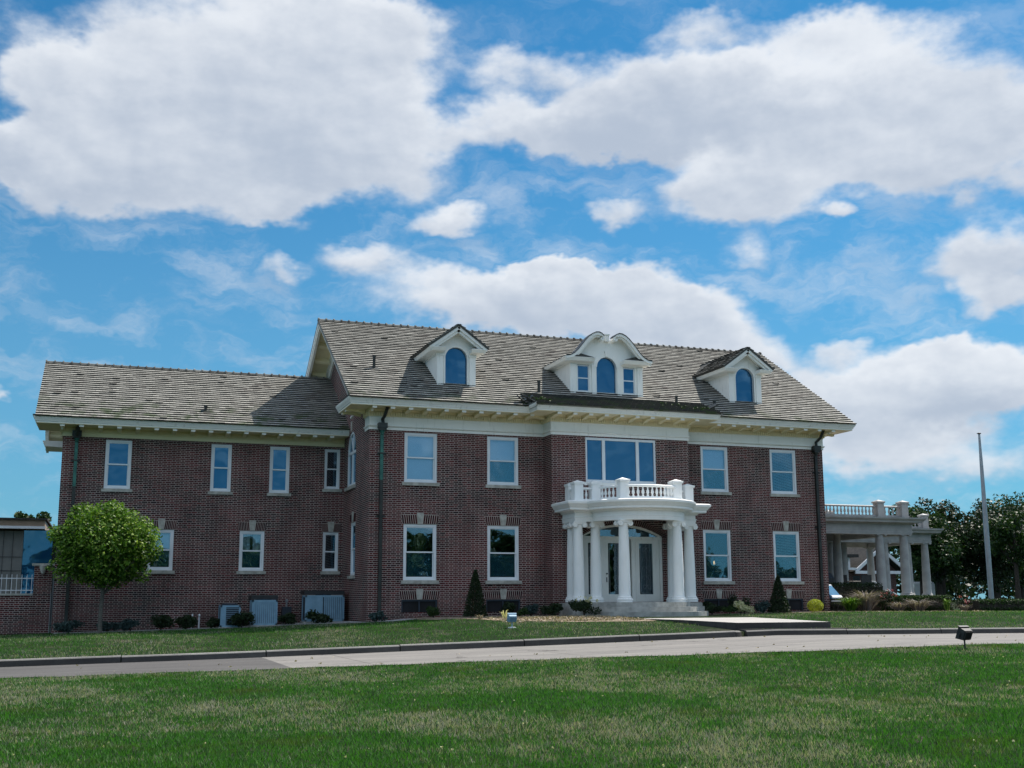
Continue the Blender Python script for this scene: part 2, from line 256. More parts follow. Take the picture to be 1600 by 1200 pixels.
# ------------------------------------------------------------------ mesh builder
class MB:
    def __init__(s, T=None): s.v = []; s.f = []; s.mi = []; s.tn = []; s.T = T; s.cmi = 0; s.ct = .5
    def face(s, pts, mi=None, tone=None):
        b = len(s.v); s.v.extend([tuple(p) for p in pts]); s.f.append(tuple(range(b, b + len(pts)))); s.mi.append(s.cmi if mi is None else mi); s.tn.append(s.ct if tone is None else tone)
    def poly(s, verts, faces):
        b = len(s.v); s.v.extend([tuple(p) for p in verts])
        for f in faces: s.f.append(tuple(b + i for i in f)); s.mi.append(s.cmi); s.tn.append(s.ct)
    def box(s, x0, x1, y0, y1, z0, z1, R=None):
        v = [(x0, y0, z0), (x1, y0, z0), (x1, y1, z0), (x0, y1, z0), (x0, y0, z1), (x1, y0, z1), (x1, y1, z1), (x0, y1, z1)]
        if R is not None: v = [tuple(R @ Vector(p)) for p in v]
        s.poly(v, [(0, 3, 2, 1), (4, 5, 6, 7), (0, 1, 5, 4), (1, 2, 6, 5), (2, 3, 7, 6), (3, 0, 4, 7)])
    def prism(s, poly, d):       # polygon (3d points) extruded by vector d
        n = len(poly); a = [Vector(p) for p in poly]; b = [p + Vector(d) for p in a]
        s.poly(a + b, [tuple(range(n - 1, -1, -1)), tuple(range(n, 2 * n))] + [(i, (i + 1) % n, n + (i + 1) % n, n + i) for i in range(n)])
    def lathe(s, c, prof, seg=20, a0=0., a1=360.):
        full = abs(a1 - a0) >= 359.9; k = seg if full else seg + 1; rows = []
        vs = []
        for (r, z) in prof:
            for i in range(k):
                a = math.radians(a0 + (a1 - a0) * i / seg); vs.append((c[0] + r * math.cos(a), c[1] + r * math.sin(a), c[2] + z))
        fs = []
        for j in range(len(prof) - 1):
            for i in range(seg):
                i2 = (i + 1) % k
                fs.append((j * k + i, j * k + i2, (j + 1) * k + i2, (j + 1) * k + i))
        if full:
            fs.append(tuple(range(k - 1, -1, -1))); fs.append(tuple((len(prof) - 1) * k + i for i in range(k)))
        s.poly(vs, fs)
    def tube(s, pts, r, seg=8, taper=None):
        pts = [Vector(p) for p in pts]; vs = []; n = len(pts)
        for i, p in enumerate(pts):
            d = (pts[min(i + 1, n - 1)] - pts[max(i - 1, 0)]).normalized()
            a = d.orthogonal().normalized() if i == 0 else (pa - d * pa.dot(d)).normalized()
            pa = a; b = d.cross(a); rr = r if taper is None else r + (taper - r) * i / (n - 1)
            for k in range(seg): t_ = 2 * math.pi * k / seg; vs.append(p + rr * (math.cos(t_) * a + math.sin(t_) * b))
        fs = [(i * seg + k, i * seg + (k + 1) % seg, (i + 1) * seg + (k + 1) % seg, (i + 1) * seg + k) for i in range(n - 1) for k in range(seg)]
        fs += [tuple(range(seg - 1, -1, -1)), tuple((n - 1) * seg + k for k in range(seg))]
        s.poly(vs, fs)
    def sweep(s, path, prof, closed_prof=True):
        # path: plan points; outward = right of travel; prof (out, z)
        P = [Vector((a, b)) for a, b in path]; n = len(P); k = len(prof); vs = []
        for i in range(n):
            d0 = (P[i] - P[i - 1]).normalized() if i else None; d1 = (P[i + 1] - P[i]).normalized() if i < n - 1 else None
            if d0 is None: d0 = d1
            if d1 is None: d1 = d0
            n0 = Vector((d0.y, -d0.x)); n1 = Vector((d1.y, -d1.x)); mm = (n0 + n1); mm = mm / max(.3, mm.length_squared / 2)
            for (o_, z_) in prof: q = P[i] + mm * o_; vs.append((q.x, q.y, z_))
        fs = []
        rng_ = k if closed_prof else k - 1
        for i in range(n - 1):
            for j in range(rng_): j2 = (j + 1) % k; fs.append((i * k + j, i * k + j2, (i + 1) * k + j2, (i + 1) * k + j))
        if closed_prof: fs.append(tuple(range(k))); fs.append(tuple((n - 1) * k + j for j in range(k - 1, -1, -1)))
        s.poly(vs, fs)
    def build(s, name, mats, parent=None, smooth=False, tone=False, loc=None):
        if s.T is not None: V = [tuple(s.T @ Vector(p)) for p in s.v]
        else: V = s.v
        me = bpy.data.meshes.new(name); me.from_pydata(V, [], s.f)
        for mm in (mats if isinstance(mats, (list, tuple)) else [mats]): me.materials.append(M[mm])
        me.polygons.foreach_set('material_index', s.mi)
        if tone: a = me.attributes.new('tone', 'FLOAT', 'FACE'); a.data.foreach_set('value', s.tn)
        if smooth: me.polygons.foreach_set('use_smooth', [True] * len(me.polygons)); me.set_sharp_from_angle(angle=math.radians(35))
        me.update(); o = bpy.data.objects.new(name, me); COL.objects.link(o)
        if parent is not None: o.parent = parent
        if loc is not None: o.location = loc
        return o
def tag(o, label=None, cat=None, group=None, kind=None):
    if label: o['label'] = label
    if cat: o['category'] = cat
    if group: o['group'] = group
    if kind: o['kind'] = kind
    return o
def empty(name, loc=(0, 0, 0), rz=0.):
    o = bpy.data.objects.new(name, None); COL.objects.link(o); o.location = loc; o.rotation_euler = (0, 0, rz); o.empty_display_size = .3; return o
def dup(o, parent, loc=None, rz=None):
    c = o.copy(); COL.objects.link(c); c.parent = parent
    if loc is not None: c.location = loc
    if rz is not None: c.rotation_euler = (0, 0, rz)
    return c
def copy_tree(o, parent=None):
    c = o.copy(); COL.objects.link(c); c.parent = parent
    for ch in [q for q in list(bpy.data.objects) if q.parent == o]: copy_tree(ch, c)
    return c

# =================================================================== GROUND
def lerp(xs, ys, x): return np.interp(x, xs, ys)
def z_road(X): return lerp([-60, -30, -11, -6, 1.5, 8, 16, 40, 90], [-2.4, -2.15, -2.04, -1.95, -1.78, -1.62, -1.66, -1.6, -1.5], X)
def z_terr(X): return lerp([-60, -12, -10, -4, 0, 2, 5, 12, 18, 26, 60], [-2.0, -1.82, -1.77, -1.63, -1.42, -1.27, -1.25, -1.25, -1.17, -1.2, -1.15], X)
KY = -12.9       # kerb face line
FRX = [-40, -11, -6, 0, 5, 10, 17, 40, 80]; FRY = [-16.4, -16.7, -17.2, -18.2, -19.5, -20.0, -20.6, -22, -24]
def y_front(X): return lerp(FRX, FRY, X)
def G(X, Y):
    X = np.asarray(X, float); Y = np.asarray(Y, float)
    zr = z_road(X); yf = y_front(X); zt = z_terr(X)
    near = zr - .005 - .0095 * (yf - Y) + .035 * np.sin(X * .7 + 1) * np.sin(Y * .55) * np.clip((yf - Y) / 3, 0, 1)
    road = zr - .03
    top = zr + .125
    ys = -5.2 + 0 * X
    t_ = np.clip((Y - KY - .16) / (ys - KY - .16), 0, 1); t_ = t_ ** .8
    bank = top + (zt - top) * t_
    far = zt
    z = np.where(Y < yf, near, np.where(Y < KY + .12, road, np.where(Y < ys, bank, far)))
    return np.where(Y > 40, zt + (-1.1 - zt) * np.clip((Y - 40) / 60, 0, 1), z)
def ground_mesh():
    xs = np.unique(np.concatenate([[-2500, -900, -300, -120, -80], np.arange(-60, -16, 4.), np.arange(-16, 30, .4), np.arange(30, 92, 4.), [120, 300, 900, 2500]]))
    ys = np.unique(np.concatenate([[-2500, -900, -300, -120, -80], np.arange(-60, -30, 2.), np.arange(-30, -13.3, .4), [-13.2, KY - .01, KY + .11, KY + .13, KY + .17], np.arange(-12.5, -4, .4), np.arange(-4, 12, 1.), np.arange(12, 60, 4.), [80, 100, 120, 300, 900, 2500]]))
    XX, YY = np.meshgrid(xs, ys); ZZ = G(XX, YY)
    nx, ny = len(xs), len(ys); V = np.stack([XX, YY, ZZ], -1).reshape(-1, 3)
    i, j = np.meshgrid(np.arange(nx - 1), np.arange(ny - 1)); a = (j * nx + i).ravel()
    F = np.stack([a, a + 1, a + nx + 1, a + nx], 1)
    me = bpy.data.meshes.new('ground'); me.from_pydata(V.tolist(), [], F.tolist()); me.materials.append(M['lawn'])
    me.polygons.foreach_set('use_smooth', [True] * len(me.polygons))
    o = bpy.data.objects.new('ground', me); COL.objects.link(o); tag(o, kind='structure')
ground_mesh()
PX0, PX1 = 7.15, 9.95   # walk at its front end
def sheet(name, mt, xs, ylo, yhi, zf, n=6, dz=.004):
    mb = MB()
    for a, b in zip(xs[:-1], xs[1:]):
        for k in range(n):
            def P_(X, s): Y = ylo(X) + (yhi(X) - ylo(X)) * s; return (X, Y, float(zf(X, Y)) + dz)
            mb.face([P_(a, k / n), P_(b, k / n), P_(b, (k + 1) / n), P_(a, (k + 1) / n)])
    return tag(mb.build(name, mt, smooth=True), kind='structure')
zr_ = lambda X, Y: z_road(X)
wig = lambda X: float(y_front(X)) + .09 * math.sin(X * 2.3) + .06 * math.sin(X * 5.1 + 1)
sheet('road', 'asphalt', list(np.arange(-60, -5.2, .4)) + [-5.2], wig, lambda X: KY + .01, zr_)
sheet('driveway', 'concrete', list(np.arange(-5.2, 60, .4)) + [60], wig, lambda X: KY + .01, zr_)
# kerbs: left run ends in a rounded nose, right run forms the lower step of the walk
def kerb(name, x0, x1, seg, hl, nose=False):
    mb = MB(); X = x0
    while X < x1 - .01:
        e = min(X + seg, x1); n = max(1, int((e - X) / .5)); pts = []
        for i in range(n + 1):
            xx = X + .012 + (e - X - .024) * i / n; pts.append((xx, float(z_road(xx))))
        prof = [(0, -.25), (-.0, 0.0), (.03, hl - .03), (.05, hl - .008), (.08, hl), (.17, hl), (.17, -.25)]
        vs = []; k = len(prof)
        for xx, zz in pts:
            dz = .01 * math.sin(X * 1.7)
            for (a, b) in prof: vs.append((xx, KY + a, zz + b + (dz if b > 0 else 0)))
        fs = [(i * k + j, (i + 1) * k + j, (i + 1) * k + (j + 1) % k, i * k + (j + 1) % k) for i in range(n) for j in range(k)]
        fs += [tuple(range(k)), tuple(n * k + j for j in range(k - 1, -1, -1))]
        mb.poly(vs, fs); X = e
    if nose:
        z0 = float(z_road(x1)); r = .3; pr = [(0, -.25), (0, 0), (.03, hl - .03), (.08, hl), (.17, hl), (.17, -.25)]
        path = [(x1 + r * math.sin(a), KY + r - r * math.cos(a)) for a in np.radians(np.arange(0, 91, 10))] + [(x1 + r, KY + 2.4)]
        mb.sweep(path, [(-a, z0 + b) for a, b in pr])
    o = mb.build(name, ['kerb_concrete', 'face_shade'], smooth=False)
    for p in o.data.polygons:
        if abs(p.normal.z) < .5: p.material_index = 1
    return tag(o, kind='structure')
kerb('kerb', -60, 6.78, 3.05, .155, nose=True)
kerb('kerb', 7.09, 60, 3.05, .155)
# walk from porch to drive, with upper step riser
zw = -1.3
mb = MB(); wl = [(7.15, -12.35), (7.2, -9), (7.3, -6), (7.0, -3.4), (7.0, -1.2)]; wr = [(9.98, -12.35), (10.3, -10), (11.0, -7.5), (11.9, -4.9), (12.2, -1.2)]
N = len(wl)
top = [(a, b, zw if b < -10 else zw + .03) for a, b in wl] + [(a, b, zw if b < -10 else zw + .03) for a, b in reversed(wr)]
mb.prism([(a, b, -1.75) for a, b, c in top][::-1], (0, 0, -.2)); n = len(top)
mb.poly([(a, b, -1.8) for a, b, c in top] + top, [tuple(range(n, 2 * n))] + [(i, (i + 1) % n, n + (i + 1) % n, n + i) for i in range(n)])
# slab sides get the dark tone with shade painted in
o = mb.build('path', ['walk_concrete', 'face_shade'])
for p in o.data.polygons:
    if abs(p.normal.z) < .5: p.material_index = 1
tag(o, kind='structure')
mb = MB(); mb.box(7.12, 10.3, KY + .17, -12.34, -1.9, -1.462); tag(mb.build('path_step', 'face_shade'), kind='structure')
mb = MB(); mb.box(7.14, 9.99, -12.37, -12.2, -1.9, zw - .012); tag(mb.build('path_riser', 'face_shade'), kind='structure')
# planting bed, gravel strip
def patch(name, mt, pts, dz=.012, flat=None):
    mb = MB(); xs = sorted(set([p[0] for p in pts[0]] + [p[0] for p in pts[1]])); X = np.arange(xs[0], xs[-1] + .01, .35)
    lo = lambda q: float(np.interp(q, [p[0] for p in pts[0]], [p[1] for p in pts[0]])); hi = lambda q: float(np.interp(q, [p[0] for p in pts[1]], [p[1] for p in pts[1]]))
    for a, b in zip(X[:-1], X[1:]):
        for k in range(8):
            g_ = lambda q, s: (q, lo(q) + (hi(q) - lo(q)) * s, float(G(q, lo(q) + (hi(q) - lo(q)) * s)) + dz)
            mb.face([g_(a, k / 8), g_(b, k / 8), g_(b, (k + 1) / 8), g_(a, (k + 1) / 8)])
    return tag(mb.build(name, mt, smooth=True), kind='structure')
patch('planting_bed', 'mulch', ([(1.3, -3.2), (2.6, -6.2), (4.5, -7.6), (6.8, -8.0), (7.4, -7.4)], [(1.3, -.05), (7.4, -.05)]))
patch('planting_bed', 'mulch', ([(12.3, -1.9), (17.5, -2.3), (20, -3.4), (22.4, -4.1), (23.3, -3.2)], [(12.3, -.05), (18, -.05), (19, 1.5), (23.3, 1.0)]))
patch('gravel_strip', 'gravel', ([(-10.1, 3.0), (-5, 2.7), (-2, 2.0), (-.6, .2), (0.6, -1.6), (1.6, -1.5)], [(-10.1, 4.5), (-.1, 4.5), (0, -.05), (1.6, -.05)]))

# grass blades
def blades(name, X, Y, h, wd, label):
    n = len(X); Z = G(X, Y) - .005
    a = RNG.uniform(0, 2 * np.pi, n); dx = np.cos(a) * wd / 2; dy = np.sin(a) * wd / 2
    ln = RNG.uniform(.1, .9, n) * h; b = RNG.uniform(0, 2 * np.pi, n)
    V = np.empty((n, 3, 3)); V[:, 0] = np.stack([X - dx, Y - dy, Z], 1); V[:, 1] = np.stack([X + dx, Y + dy, Z], 1)
    V[:, 2] = np.stack([X + np.cos(b) * ln, Y + np.sin(b) * ln, Z + h], 1)
    me = bpy.data.meshes.new(name); me.vertices.add(3 * n); me.vertices.foreach_set('co', V.ravel())
    me.loops.add(3 * n); me.loops.foreach_set('vertex_index', np.arange(3 * n, dtype=np.int32)); me.polygons.add(n); me.polygons.foreach_set('loop_start', np.arange(0, 3 * n, 3, dtype=np.int32))
    me.update(calc_edges=True); at = me.attributes.new('tone', 'FLOAT', 'FACE'); at.data.foreach_set('value', RNG.uniform(0, 1, n).astype(np.float32))
    me.materials.append(M['grass_blade']); o = bpy.data.objects.new(name, me); COL.objects.link(o); return tag(o, label, 'grass', kind='stuff')
def near_pts(n, d0, d1):
    u_ = RNG.uniform(0, 1, n); d = (d0 ** .5 + u_ * (d1 ** .5 - d0 ** .5)) ** 2
    s = RNG.uniform(-.68, .68, n) * d + RNG.normal(0, .3, n)
    fx, fy = .3298, .944; X = CAMP.x + fx * d + fy * s; Y = CAMP.y + fy * d - fx * s
    return X, Y, d
X, Y, D = near_pts(540000, 7.5, 26)
k = Y < y_front(X) + .09 * np.sin(X * 2.3) + .06 * np.sin(X * 5.1 + 1) + RNG.normal(0, .03, len(X)); X, Y, D = X[k], Y[k], D[k]
tall = 1 + .5 * (RNG.uniform(0, 1, len(X)) > .93)
blades('grass', X, Y, RNG.uniform(.02, .055, len(X)) * tall, .0055 + .00045 * D, 'short patchy green and straw lawn in front of the driveway')
n = 190000; X = RNG.uniform(-24, 36, n); Y = RNG.uniform(KY + .17, 3.5, n)
def inwalk(X, Y):
    l = np.interp(Y, [-12.4, -9, -6, -3.4, -1.2], [7.15, 7.2, 7.3, 7.0, 7.0]); r = np.interp(Y, [-12.35, -10, -7.5, -4.9, -1.2], [9.98, 10.3, 11, 11.9, 12.2]); return (X > l - .03) & (X < r + .03) & (Y > -12.45)
nose = (X > 6.3) & (X < 7.3) & (Y < -10.4)
bed = ((X > 1.4) & (X < 7.4) & (Y > np.interp(X, [1.3, 2.6, 4.5, 6.8, 7.4], [-3.2, -6.2, -7.6, -8.0, -7.4]))) | ((X > 12.3) & (Y > np.interp(X, [12.3, 17.5, 20, 22.4, 23.3, 24.5], [-1.9, -2.3, -3.4, -4.1, -3.2, 3]))) | ((X < 1.7) & (Y > np.interp(X, [-14, -10, -5, -2, -.6, .6], [5, 3, 2.7, 2, .2, -1.6])))
k = ~(inwalk(X, Y) | nose | bed | ((X > 6.5) & (X < 12.4) & (Y > -4.6))); X, Y = X[k], Y[k]
blades('grass', X, Y, RNG.uniform(.03, .075, len(X)), .014 + 0 * X, 'lawn bank between the kerb and the house')

# =================================================================== HOUSE
H = empty('brick_house'); tag(H, 'long two storey dark brick house with white columned porch, dormers and pale tiled roof', 'house')
Wd = 18.65; CX = 9.325; BL, BR, BY = 6.56, 12.12, -.78
TF = Matrix.Identity(4)
TL_ = lambda yc: Matrix.Translation((0, yc, 0)) @ Matrix.Rotation(-math.pi / 2, 4, 'Z')   # local x -> -Y, local y -> +X
ZB = -2.3
def wall_panel(mb, x0, x1, z0, z1, ops, y=0., dep=.17, flip=False, T=None):
    xs = sorted(set([x0, x1] + [v for o_ in ops for v in o_[:2]])); zs = sorted(set([z0, z1] + [v for o_ in ops for v in o_[2:4]]))
    tr = (lambda p: tuple(T @ Vector(p))) if T is not None else (lambda p: p)
    for a, b in zip(xs[:-1], xs[1:]):
        for c, d in zip(zs[:-1], zs[1:]):
            mx, mz = (a + b) / 2, (c + d) / 2
            if any(o_[0] < mx < o_[1] and o_[2] < mz < o_[3] for o_ in ops): continue
            mb.face([tr(p) for p in ((a, y, c), (b, y, c), (b, y, d), (a, y, d))])
    for o_ in ops:
        a, b, c, d = o_[:4]
        for q in (((a, y, c), (a, y, d), (a, y + dep, d), (a, y + dep, c)), ((b, y, d), (b, y, c), (b, y + dep, c), (b, y + dep, d)), ((a, y, c), (a, y + dep, c), (b, y + dep, c), (b, y, c)), ((a, y, d), (b, y, d), (b, y + dep, d), (a, y + dep, d))):
            mb.face([tr(p) for p in q])
WW = 1.21
cxs = [1.86, 4.955, Wd - 4.955, Wd - 1.86]
def op(c, w_, z0, z1): return (c - w_ / 2, c + w_ / 2, z0, z1)
mb = MB()
f_ops = [op(c, WW, 0, 1.96) for c in cxs] + [op(c, WW, 3.43, 5.205) for c in cxs] + [op(c, 1.3, -1.1, -.66) for c in cxs]
wall_panel(mb, 0, BL, ZB, 5.9, [o_ for o_ in f_ops if o_[1] < BL])
wall_panel(mb, BR, Wd, ZB, 5.9, [o_ for o_ in f_ops if o_[0] > BR])
# bay
DX0, DX1, DZ = 7.70, 10.95, 1.62
wall_panel(mb, BL, BR, ZB, 5.9, [(DX0, DX1, -.77, 2.05), (CX - 1.43, CX + 1.43, 3.55, 5.225)], y=BY, dep=.22)
def arc_pts(xc, hw, zs_, rise, n=18):
    R_ = (hw * hw + rise * rise) / (2 * rise); a = math.asin(min(1, hw / R_))
    if rise > hw * .999: a = math.pi / 2
    return [(xc + R_ * math.sin(-a + 2 * a * i / n), zs_ + rise - R_ + R_ * math.cos(-a + 2 * a * i / n)) for i in range(n + 1)]
AR = arc_pts(CX, (DX1 - DX0) / 2, DZ, .43)
for (a, b) in zip(AR[:-1], AR[1:]):
    mb.face([(a[0], BY, a[1]), (b[0], BY, b[1]), (b[0], BY, 2.05), (a[0], BY, 2.05)]); mb.face([(a[0], BY, a[1]), (a[0], BY + .22, a[1]), (b[0], BY + .22, b[1]), (b[0], BY, b[1])])
for xx in (BL, BR): mb.face([(xx, BY, ZB), (xx, 0, ZB), (xx, 0, 5.9), (xx, BY, 5.9)])
# left gable wall X=0 (outward -X) with two windows, local x=-Y
YD = 11.5
T0 = TL_(0)
side_ops = [(-3.07, -2.16, .22, 2.16), (-3.92, -2.32, 3.53, 5.62)]
wall_panel(mb, -YD, 0, ZB, 5.9, side_ops, T=T0)
SA = arc_pts(-3.12, .8, 4.83, .79)
for (a, b) in zip(SA[:-1], SA[1:]): mb.face([tuple(T0 @ Vector(p)) for p in ((a[0], 0, a[1]), (b[0], 0, b[1]), (b[0], 0, 5.62), (a[0], 0, 5.62))]); mb.face([tuple(T0 @ Vector(p)) for p in ((a[0], 0, a[1]), (a[0], .17, a[1]), (b[0], .17, b[1]), (b[0], 0, b[1]))])
RS = .6315; ZE = 6.24; EY = -.98; RY = 5.75; ZRG = 10.49
for xx in (0, Wd): mb.face([(xx, 0, 5.9), (xx, YD, 5.9), (xx, YD, 6.75), (xx, RY, ZRG - .06), (xx, 0, 6.75)])
mb.face([(Wd, 0, ZB), (Wd, YD, ZB), (Wd, YD, 5.9), (Wd, 0, 5.9)]); mb.face([(0, YD, ZB), (Wd, YD, ZB), (Wd, YD, 6.7), (0, YD, 6.7)])
# wing
WX, WY, WRY, WZE, WEY, WZR = -10.22, 4.525, 7.87, 5.76, 3.545, 8.5
WYB = 2 * WRY - WY
wn_up = [(-8.298, .915), (-4.64, .755), (-2.468, .755)]
w_ops = [op(c, w_, 3.34, 5.12) for c, w_ in wn_up] + [op(-.455, .60, 3.55, 5.10), op(-.455, .60, .415, 1.90), op(-3.412, .915, .415, 1.90), op(-6.684, .915, .415, 1.90)]
wall_panel(mb, WX, 0, ZB, 5.5, w_ops, y=WY)
mb.face([(WX, WY, ZB), (WX, WYB, ZB), (WX, WYB, 6.2), (WX, WRY, WZR - .1), (WX, WY, 6.2)]); mb.face([(WX, WYB, ZB), (0, WYB, ZB), (0, WYB, 6.2), (WX, WYB, 6.2)])
mb.build('wall', 'brick', H)
# floors inside
mb = MB(); mb.box(.2, Wd - .2, .4, YD - .2, -.95, -.85); mb.box(.2, Wd - .2, .4, YD - .2, 2.7, 2.9); mb.box(.2, Wd - .2, .4, YD - .2, 5.9, 6.0); mb.box(WX + .2, -.05, WY + .4, WYB - .2, 2.6, 2.8)
mb.box(6.4, 6.5, .4, 9, -.85, 2.7); mb.box(12.2, 12.3, .4, 9, -.85, 2.7); mb.box(.2, Wd - .2, 4.4, 4.5, -.85, 5.9); mb.box(WX + .2, -.05, 8.0, 8.1, -1., 5.4)
mb.build('interior', 'dark_room', H)

# ---- roofs
def tiles(mb, p0, du, dv, L, Hh, expo=.2, tw=.24, keep=None):
    p0 = Vector(p0); du = Vector(du).normalized(); dv = Vector(dv).normalized(); n = du.cross(dv)
    if n.z < 0: n = -n
    rows = int(Hh / expo)
    for r in range(rows + 1):
        v0 = r * expo; v1 = min(Hh, v0 + expo + .03)
        if v0 > Hh - .02: break
        off = (r % 2) * tw / 2; rl = random.uniform(-.006, .006); x = -off; rt = random.uniform(-.08, .08)
        while x < L:
            a = max(0, x); b = min(L, x + tw - .006); x += tw
            if b - a < .03: continue
            if keep and not keep((p0 + du * ((a + b) / 2) + dv * v0)): continue
            j = random.uniform(-.004, .004); th = .06 + rl * .5 + random.uniform(-.004, .006); tn = min(1, max(.2, random.gauss(.66, .075) + rt * .7))
            if random.random() < .012: th += .03; j -= .03
            A = p0 + du * a + dv * (v0 + j); B = p0 + du * b + dv * (v0 + j); C = p0 + du * b + dv * v1; D_ = p0 + du * a + dv * v1
            mb.face([A + n * th, B + n * th, C + n * .012, D_ + n * .012], 0, tn); mb.face([A, B, B + n * th, A + n * th], 0, .06)  # butt faces toned dark, painting in the shadow lines between courses
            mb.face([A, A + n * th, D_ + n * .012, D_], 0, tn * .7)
    return mb
ux = (1, 0, 0); upv = Vector((0, 1, RS)); SL = math.hypot(RY - EY, ZRG - ZE); X0, X1 = -.94, Wd + .94
mb = MB()
def slab(mb, a, b, c, d, th=.1):   # 4 corner roof slab hanging below the plane
    a, b, c, d = map(Vector, (a, b, c, d)); n = (b - a).cross(d - a).normalized()
    if n.z < 0: n = -n
    mb.prism([a, b, c, d], -n * th)
slab(mb, (X0, EY, ZE), (X1, EY, ZE), (X1, RY, ZRG), (X0, RY, ZRG)); slab(mb, (X0, 2 * RY - EY, ZE), (X1, 2 * RY - EY, ZE), (X1, RY - .0, ZRG), (X0, RY, ZRG))
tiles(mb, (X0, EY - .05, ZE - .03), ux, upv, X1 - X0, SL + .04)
# skirt roof over the bay cornice
SKX0, SKX1, SKY = 5.63, 13.05, -1.78
sk = Vector((0, 1.75, .66)); slab(mb, (SKX0, SKY, 6.215), (SKX1, SKY, 6.215), (SKX1, SKY + 1.75, 6.875), (SKX0, SKY + 1.75, 6.875), .06)
for xx in (SKX0, SKX1): mb.face([(xx, SKY, 6.1), (xx, EY, 6.1), (xx, EY + .6, 6.6), (xx, SKY + 1.7, 6.86), (xx, SKY, 6.22)])
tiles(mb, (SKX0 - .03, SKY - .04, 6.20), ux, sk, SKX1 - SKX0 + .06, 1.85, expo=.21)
ro = mb.build('roof', 'roof_tile', H, tone=True); ro['label'] = 'weathered pale tile roof of the main block'
mb = MB(); WX0 = WX - .92; WSL = math.hypot(WRY - WEY, WZR - WZE)
RSW = (WZR - WZE) / (WRY - WEY); slab(mb, (WX0, WEY, WZE), (0, WEY, WZE), (0, WRY, WZR), (WX0, WRY, WZR)); slab(mb, (WX0, 2 * WRY - WEY, WZE), (0, 2 * WRY - WEY, WZE), (0, WRY, WZR), (WX0, WRY, WZR))
tiles(mb, (WX0, WEY - .05, WZE - .03), ux, (0, 1, RSW), -WX0, WSL + .04)
ro2 = mb.build('roof', 'roof_tile', H, tone=True); ro2['label'] = 'lower weathered pale tile roof of the wing'
def ridge(x0, x1, y, z, name='ridge_cap'):
    mb = MB(); x = x0; i = 0
    while x < x1 - .05:
        e = min(x + .31, x1); tn = random.uniform(.15, .6); r0, r1 = .085, .075
        for (xa, xb, r) in ((x, x + .05, .115), (x + .05, e, r1)):
            ring = [(math.cos(math.radians(a)) * r * 1.25, math.sin(math.radians(a)) * r) for a in range(0, 181, 36)]
            for (p, q) in zip(ring[:-1], ring[1:]): mb.face([(xa, y + p[0], z + p[1]), (xb, y + p[0], z + p[1]), (xb, y + q[0], z + q[1]), (xa, y + q[0], z + q[1])], 0, tn)
            for xe in (xa, xb): mb.face([(xe, y + p[0], z + p[1]) for p in ring], 0, tn * .5)
        x = e
    return mb.build(name, 'roof_tile', H, tone=True)
ridge(X0, X1, RY, ZRG - .01); ridge(WX0, -.02, WRY, WZR - .01)
# moss and broken tiles at the bay roof corners
def leafcloud(n, centers, radii, size, zflat=1., shell=.0, up=0.):
    """returns vertices (n,4,3)"""
    centers = np.asarray(centers, float); radii = np.asarray(radii, float); vol = radii.prod(1) ** (2 / 3) if radii.ndim == 2 else radii ** 2
    idx = RNG.choice(len(centers), n, p=vol / vol.sum()); d = RNG.normal(0, 1, (n, 3)); d /= np.linalg.norm(d, axis=1)[:, None]
    rr = RNG.uniform(shell, 1, n) ** (1 / 2.2); R_ = radii[idx] if radii.ndim == 2 else np.repeat(radii[idx][:, None], 3, 1)
    c = centers[idx] + d * rr[:, None] * R_
    nrm = d * .5 + RNG.normal(0, .55, (n, 3)); nrm[:, 2] += up; nrm /= np.linalg.norm(nrm, axis=1)[:, None]
    t1 = np.cross(nrm, RNG.normal(0, 1, (n, 3))); t1 /= np.linalg.norm(t1, axis=1)[:, None]; t2 = np.cross(nrm, t1)
    s1 = size * RNG.uniform(.6, 1.3, n)[:, None]; s2 = s1 * RNG.uniform(.45, .7, n)[:, None]
    return np.stack([c - t1 * s1, c - t2 * s2 + nrm * s1 * .15, c + t1 * s1, c + t2 * s2 + nrm * s1 * .15], 1)
def quadmesh(name, Q, mt, parent=None, loc=None, tones=None, three=False):
    n, kk = Q.shape[:2]; me = bpy.data.meshes.new(name); me.vertices.add(kk * n); me.vertices.foreach_set('co', np.ascontiguousarray(Q, dtype=np.float32).ravel())
    me.loops.add(kk * n); me.loops.foreach_set('vertex_index', np.arange(kk * n, dtype=np.int32)); me.polygons.add(n); me.polygons.foreach_set('loop_start', np.arange(0, kk * n, kk, dtype=np.int32))
    me.update(calc_edges=True); at = me.attributes.new('tone', 'FLOAT', 'FACE'); at.data.foreach_set('value', (RNG.uniform(0, 1, n) if tones is None else tones).astype(np.float32))
    me.materials.append(M[mt]); o = bpy.data.objects.new(name, me); COL.objects.link(o)
    if parent is not None: o.parent = parent
    if loc is not None: o.location = loc
    return o
cs = [(5.65 + random.uniform(-.25, .7), -1.3 + random.uniform(-.3, .6), 6.47 + random.uniform(-.05, .1)) for _ in range(14)] + [(x_, -1.25 + random.uniform(-.25, .5), 6.5 + random.uniform(-.03, .06)) for x_ in np.arange(10.9, 13.1, .17)]
cs = [(a, b, (6.25 + (b + 1.78) * .377) if a > 5.63 else ZE + RS * (b + .98)) for a, b, c in cs]
quadmesh('moss', leafcloud(1000, cs, [.08] * len(cs), .035), 'leaf_mid', H)['kind'] = 'stuff'
